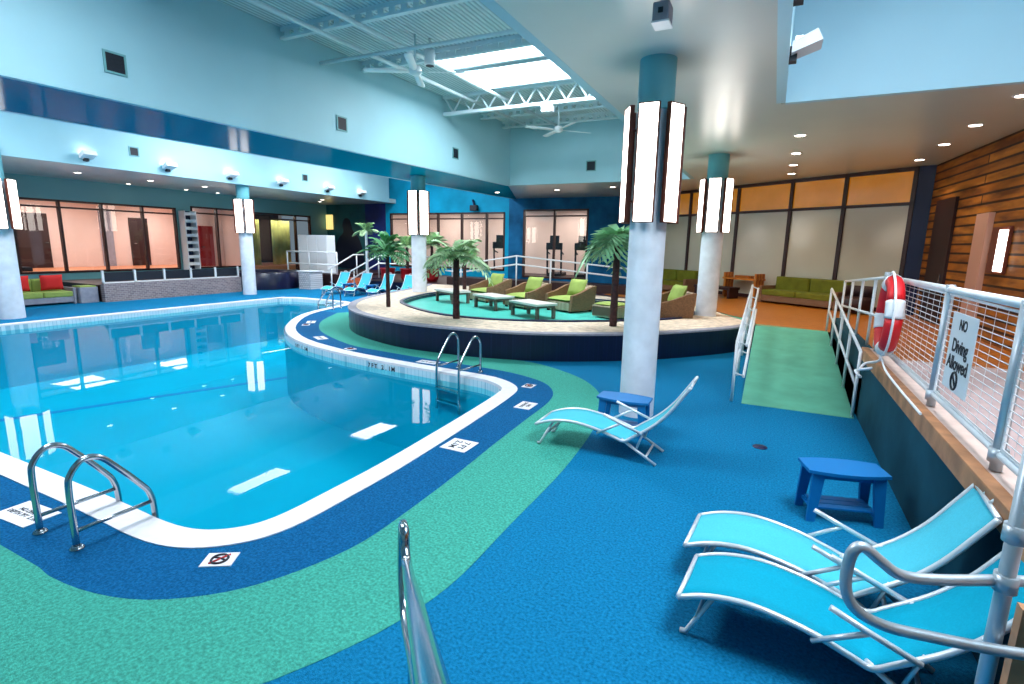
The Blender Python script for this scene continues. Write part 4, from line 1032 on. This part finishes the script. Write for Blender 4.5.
# dark painted figure on the mural wall (flat part of the wall painting, slightly proud)
sil = sp2([(-22.2, .7), (-20.3, .7), (-20.25, 1.6), (-20.5, 2.3), (-20.9, 2.7), (-21.1, 3.25), (-21.45, 3.35), (-21.65, 3.0), (-21.6, 2.6), (-22.0, 2.2), (-22.3, 1.4)], 4)
mb = MB(); mb.prism(sil, 0, .01); mb.v = [(x, YB-.001-z, y) for x, y, z in mb.v]; mb.f = [f[::-1] for f in mb.f]
tag(mb.build('wall_art', 'silh'), 'dark navy rounded shape painted on the wall beside the yellow sign', 'mural')

# ------------------------------------------------------------------ gym machines behind the rear windows
def treadmill(label, loc, rz):
    t = thing('treadmill', label, 'treadmill', loc, rz)
    B((-.35, -.8, .05), (.35, .8, .2), .02).build('running_deck', 'black', t)
    for s_ in (-1, 1): T([(s_*.33, .7, .15), (s_*.33, .85, 1.35)], .045, 8).build('upright', 'black', t); T([(s_*.33, .85, 1.2), (s_*.33, .2, 1.1)], .035, 8).build('handle', 'black', t)
    B((-.38, .75, 1.3), (.38, .95, 1.62), .03).build('console', 'black', t); B((-.22, .8, 1.62), (.22, .86, 1.95), .01).build('screen', 'black', t)
    return t
tm = treadmill('dark treadmill behind the right rear window, left of the pair', (-9.4, 24.0, .6), PI+.2)
dup(tm, (-8.0, 24.0, .6), PI+.2, 'dark treadmill behind the right rear window, right of the pair')
dup(tm, (-12.3, 24.1, .6), PI+.2, 'dark treadmill behind the left rear window beside the pillar')
tm2 = dup(tm, (-24.3, 8.9, .8), PI/2, 'dark exercise machine behind the left window near the lime sofa')
t = thing('wall_speaker', 'small dark speaker on a bracket above the rear window', 'speaker', (-13.1, YB-.02, 3.78))
B((-.2, -.25, -.12), (.2, -.05, .14), .03).build('cabinet', 'black', t); T([(0, -.1, .1), (-.12, -.06, .4)], .05, 8).build('bracket', 'navyp', t)

# ------------------------------------------------------------------ lights
def area(name, loc, sx, sy, e, col=(1, 1, 1), rot=(0, 0, 0)):
    d = bpy.data.lights.new(name, 'AREA'); d.shape = 'RECTANGLE'; d.size = sx; d.size_y = sy; d.energy = e; d.color = col
    o = bpy.data.objects.new(name, d); C.objects.link(o); o.location = loc; o.rotation_euler = rot; return o
area('skylight_daylight', (1.7, 3.2, ZT-.14), 2.0, 3.2, 260, (.93, .97, 1))  # fill daylight under the added skylight over the steps
area('skylight_daylight', (-6.0, 2.5, ZT-.14), 3.0, 2.0, 300, (.93, .97, 1))
area('skylight_daylight', (-5.3, 12.2, ZT-.14), 3.9, 1.2, 300, (.93, .97, 1))
for y in (4.1, 11.8, 17.7): area('skylight_daylight', (-14.7, y, ZT-.14), 2.8, 2.0, 330, (.93, .97, 1))
for y in (7, 11, 15): area('room_light', (-25.0, y, 3.55), 2.0, 1.5, 115, (1, .93, .9))
area('room_light', (-23.12, 19.4, 3.4), .2, 2.8, 42, (1, .95, .8))  # fill added between glass and curtains to brighten the cloth
for x in (-16.5, -12.7, -9): area('room_light', (x, 24.4, 3.85), 2.0, 1.5, 110, (1, .9, .82))
def spot(loc, e, size=1.9, col=(1, .8, .55)):
    d = bpy.data.lights.new('downlight_beam', 'SPOT'); d.energy = e; d.spot_size = size; d.spot_blend = .8; d.shadow_soft_size = .08; d.color = col
    o = bpy.data.objects.new('downlight_beam', d); C.objects.link(o); o.location = loc
for y in (9.75, 11.65, 13.45, 15.45): spot((2.8, y, CZ-.03), 95)
for y in (11.55, 13.6, 15.4, 17.1): spot((.23, y, CZ-.03), 95)
for x, y in ((-10.4, 19.6), (-7.7, 19.4), (-5.4, 19.0)): spot((x, y, CZ-.03), 50, 1.9, (1, .92, .85))
for y in (7.4, 9.4, 11.6, 13.6, 19.6): spot((-20.1, y, CZ-.13), 45, 2.0, (.95, .97, 1))

w = bpy.data.worlds.new('World'); S.world = w; w.use_nodes = True
w.node_tree.nodes['Background'].inputs[0].default_value = (.6, .75, .9, 1); w.node_tree.nodes['Background'].inputs[1].default_value = .3

# ------------------------------------------------------------------ camera
cam = bpy.data.cameras.new('Camera'); co = bpy.data.objects.new('Camera', cam); C.objects.link(co)
cam.sensor_width = 36; cam.sensor_fit = 'HORIZONTAL'; cam.lens = 522.63/1024*36; cam.clip_start = .02
yaw, pitch, roll = (math.radians(a) for a in (26.09, 10.557, 1.081))
fw = Vector((-math.sin(yaw)*math.cos(pitch), math.cos(yaw)*math.cos(pitch), -math.sin(pitch))); rt = Vector((math.cos(yaw), math.sin(yaw), 0)); up = rt.cross(fw)
r_ = math.cos(roll)*rt+math.sin(roll)*up; u_ = -math.sin(roll)*rt+math.cos(roll)*up
co.matrix_world = Matrix(((r_.x, u_.x, -fw.x, 0), (r_.y, u_.y, -fw.y, 0), (r_.z, u_.z, -fw.z, 2.1), (0, 0, 0, 1)))
S.camera = co
S.view_settings.view_transform = 'Standard'; S.view_settings.look = 'None'; S.view_settings.gamma = 1; S.view_settings.exposure = 0
S.view_settings.use_curve_mapping = False
S.cycles.use_denoising = True
S.cycles.max_bounces = 8; S.cycles.diffuse_bounces = 4; S.cycles.glossy_bounces = 4; S.cycles.transparent_max_bounces = 12; S.cycles.sample_clamp_indirect = 6
S.cycles.caustics_reflective = False; S.cycles.caustics_refractive = False
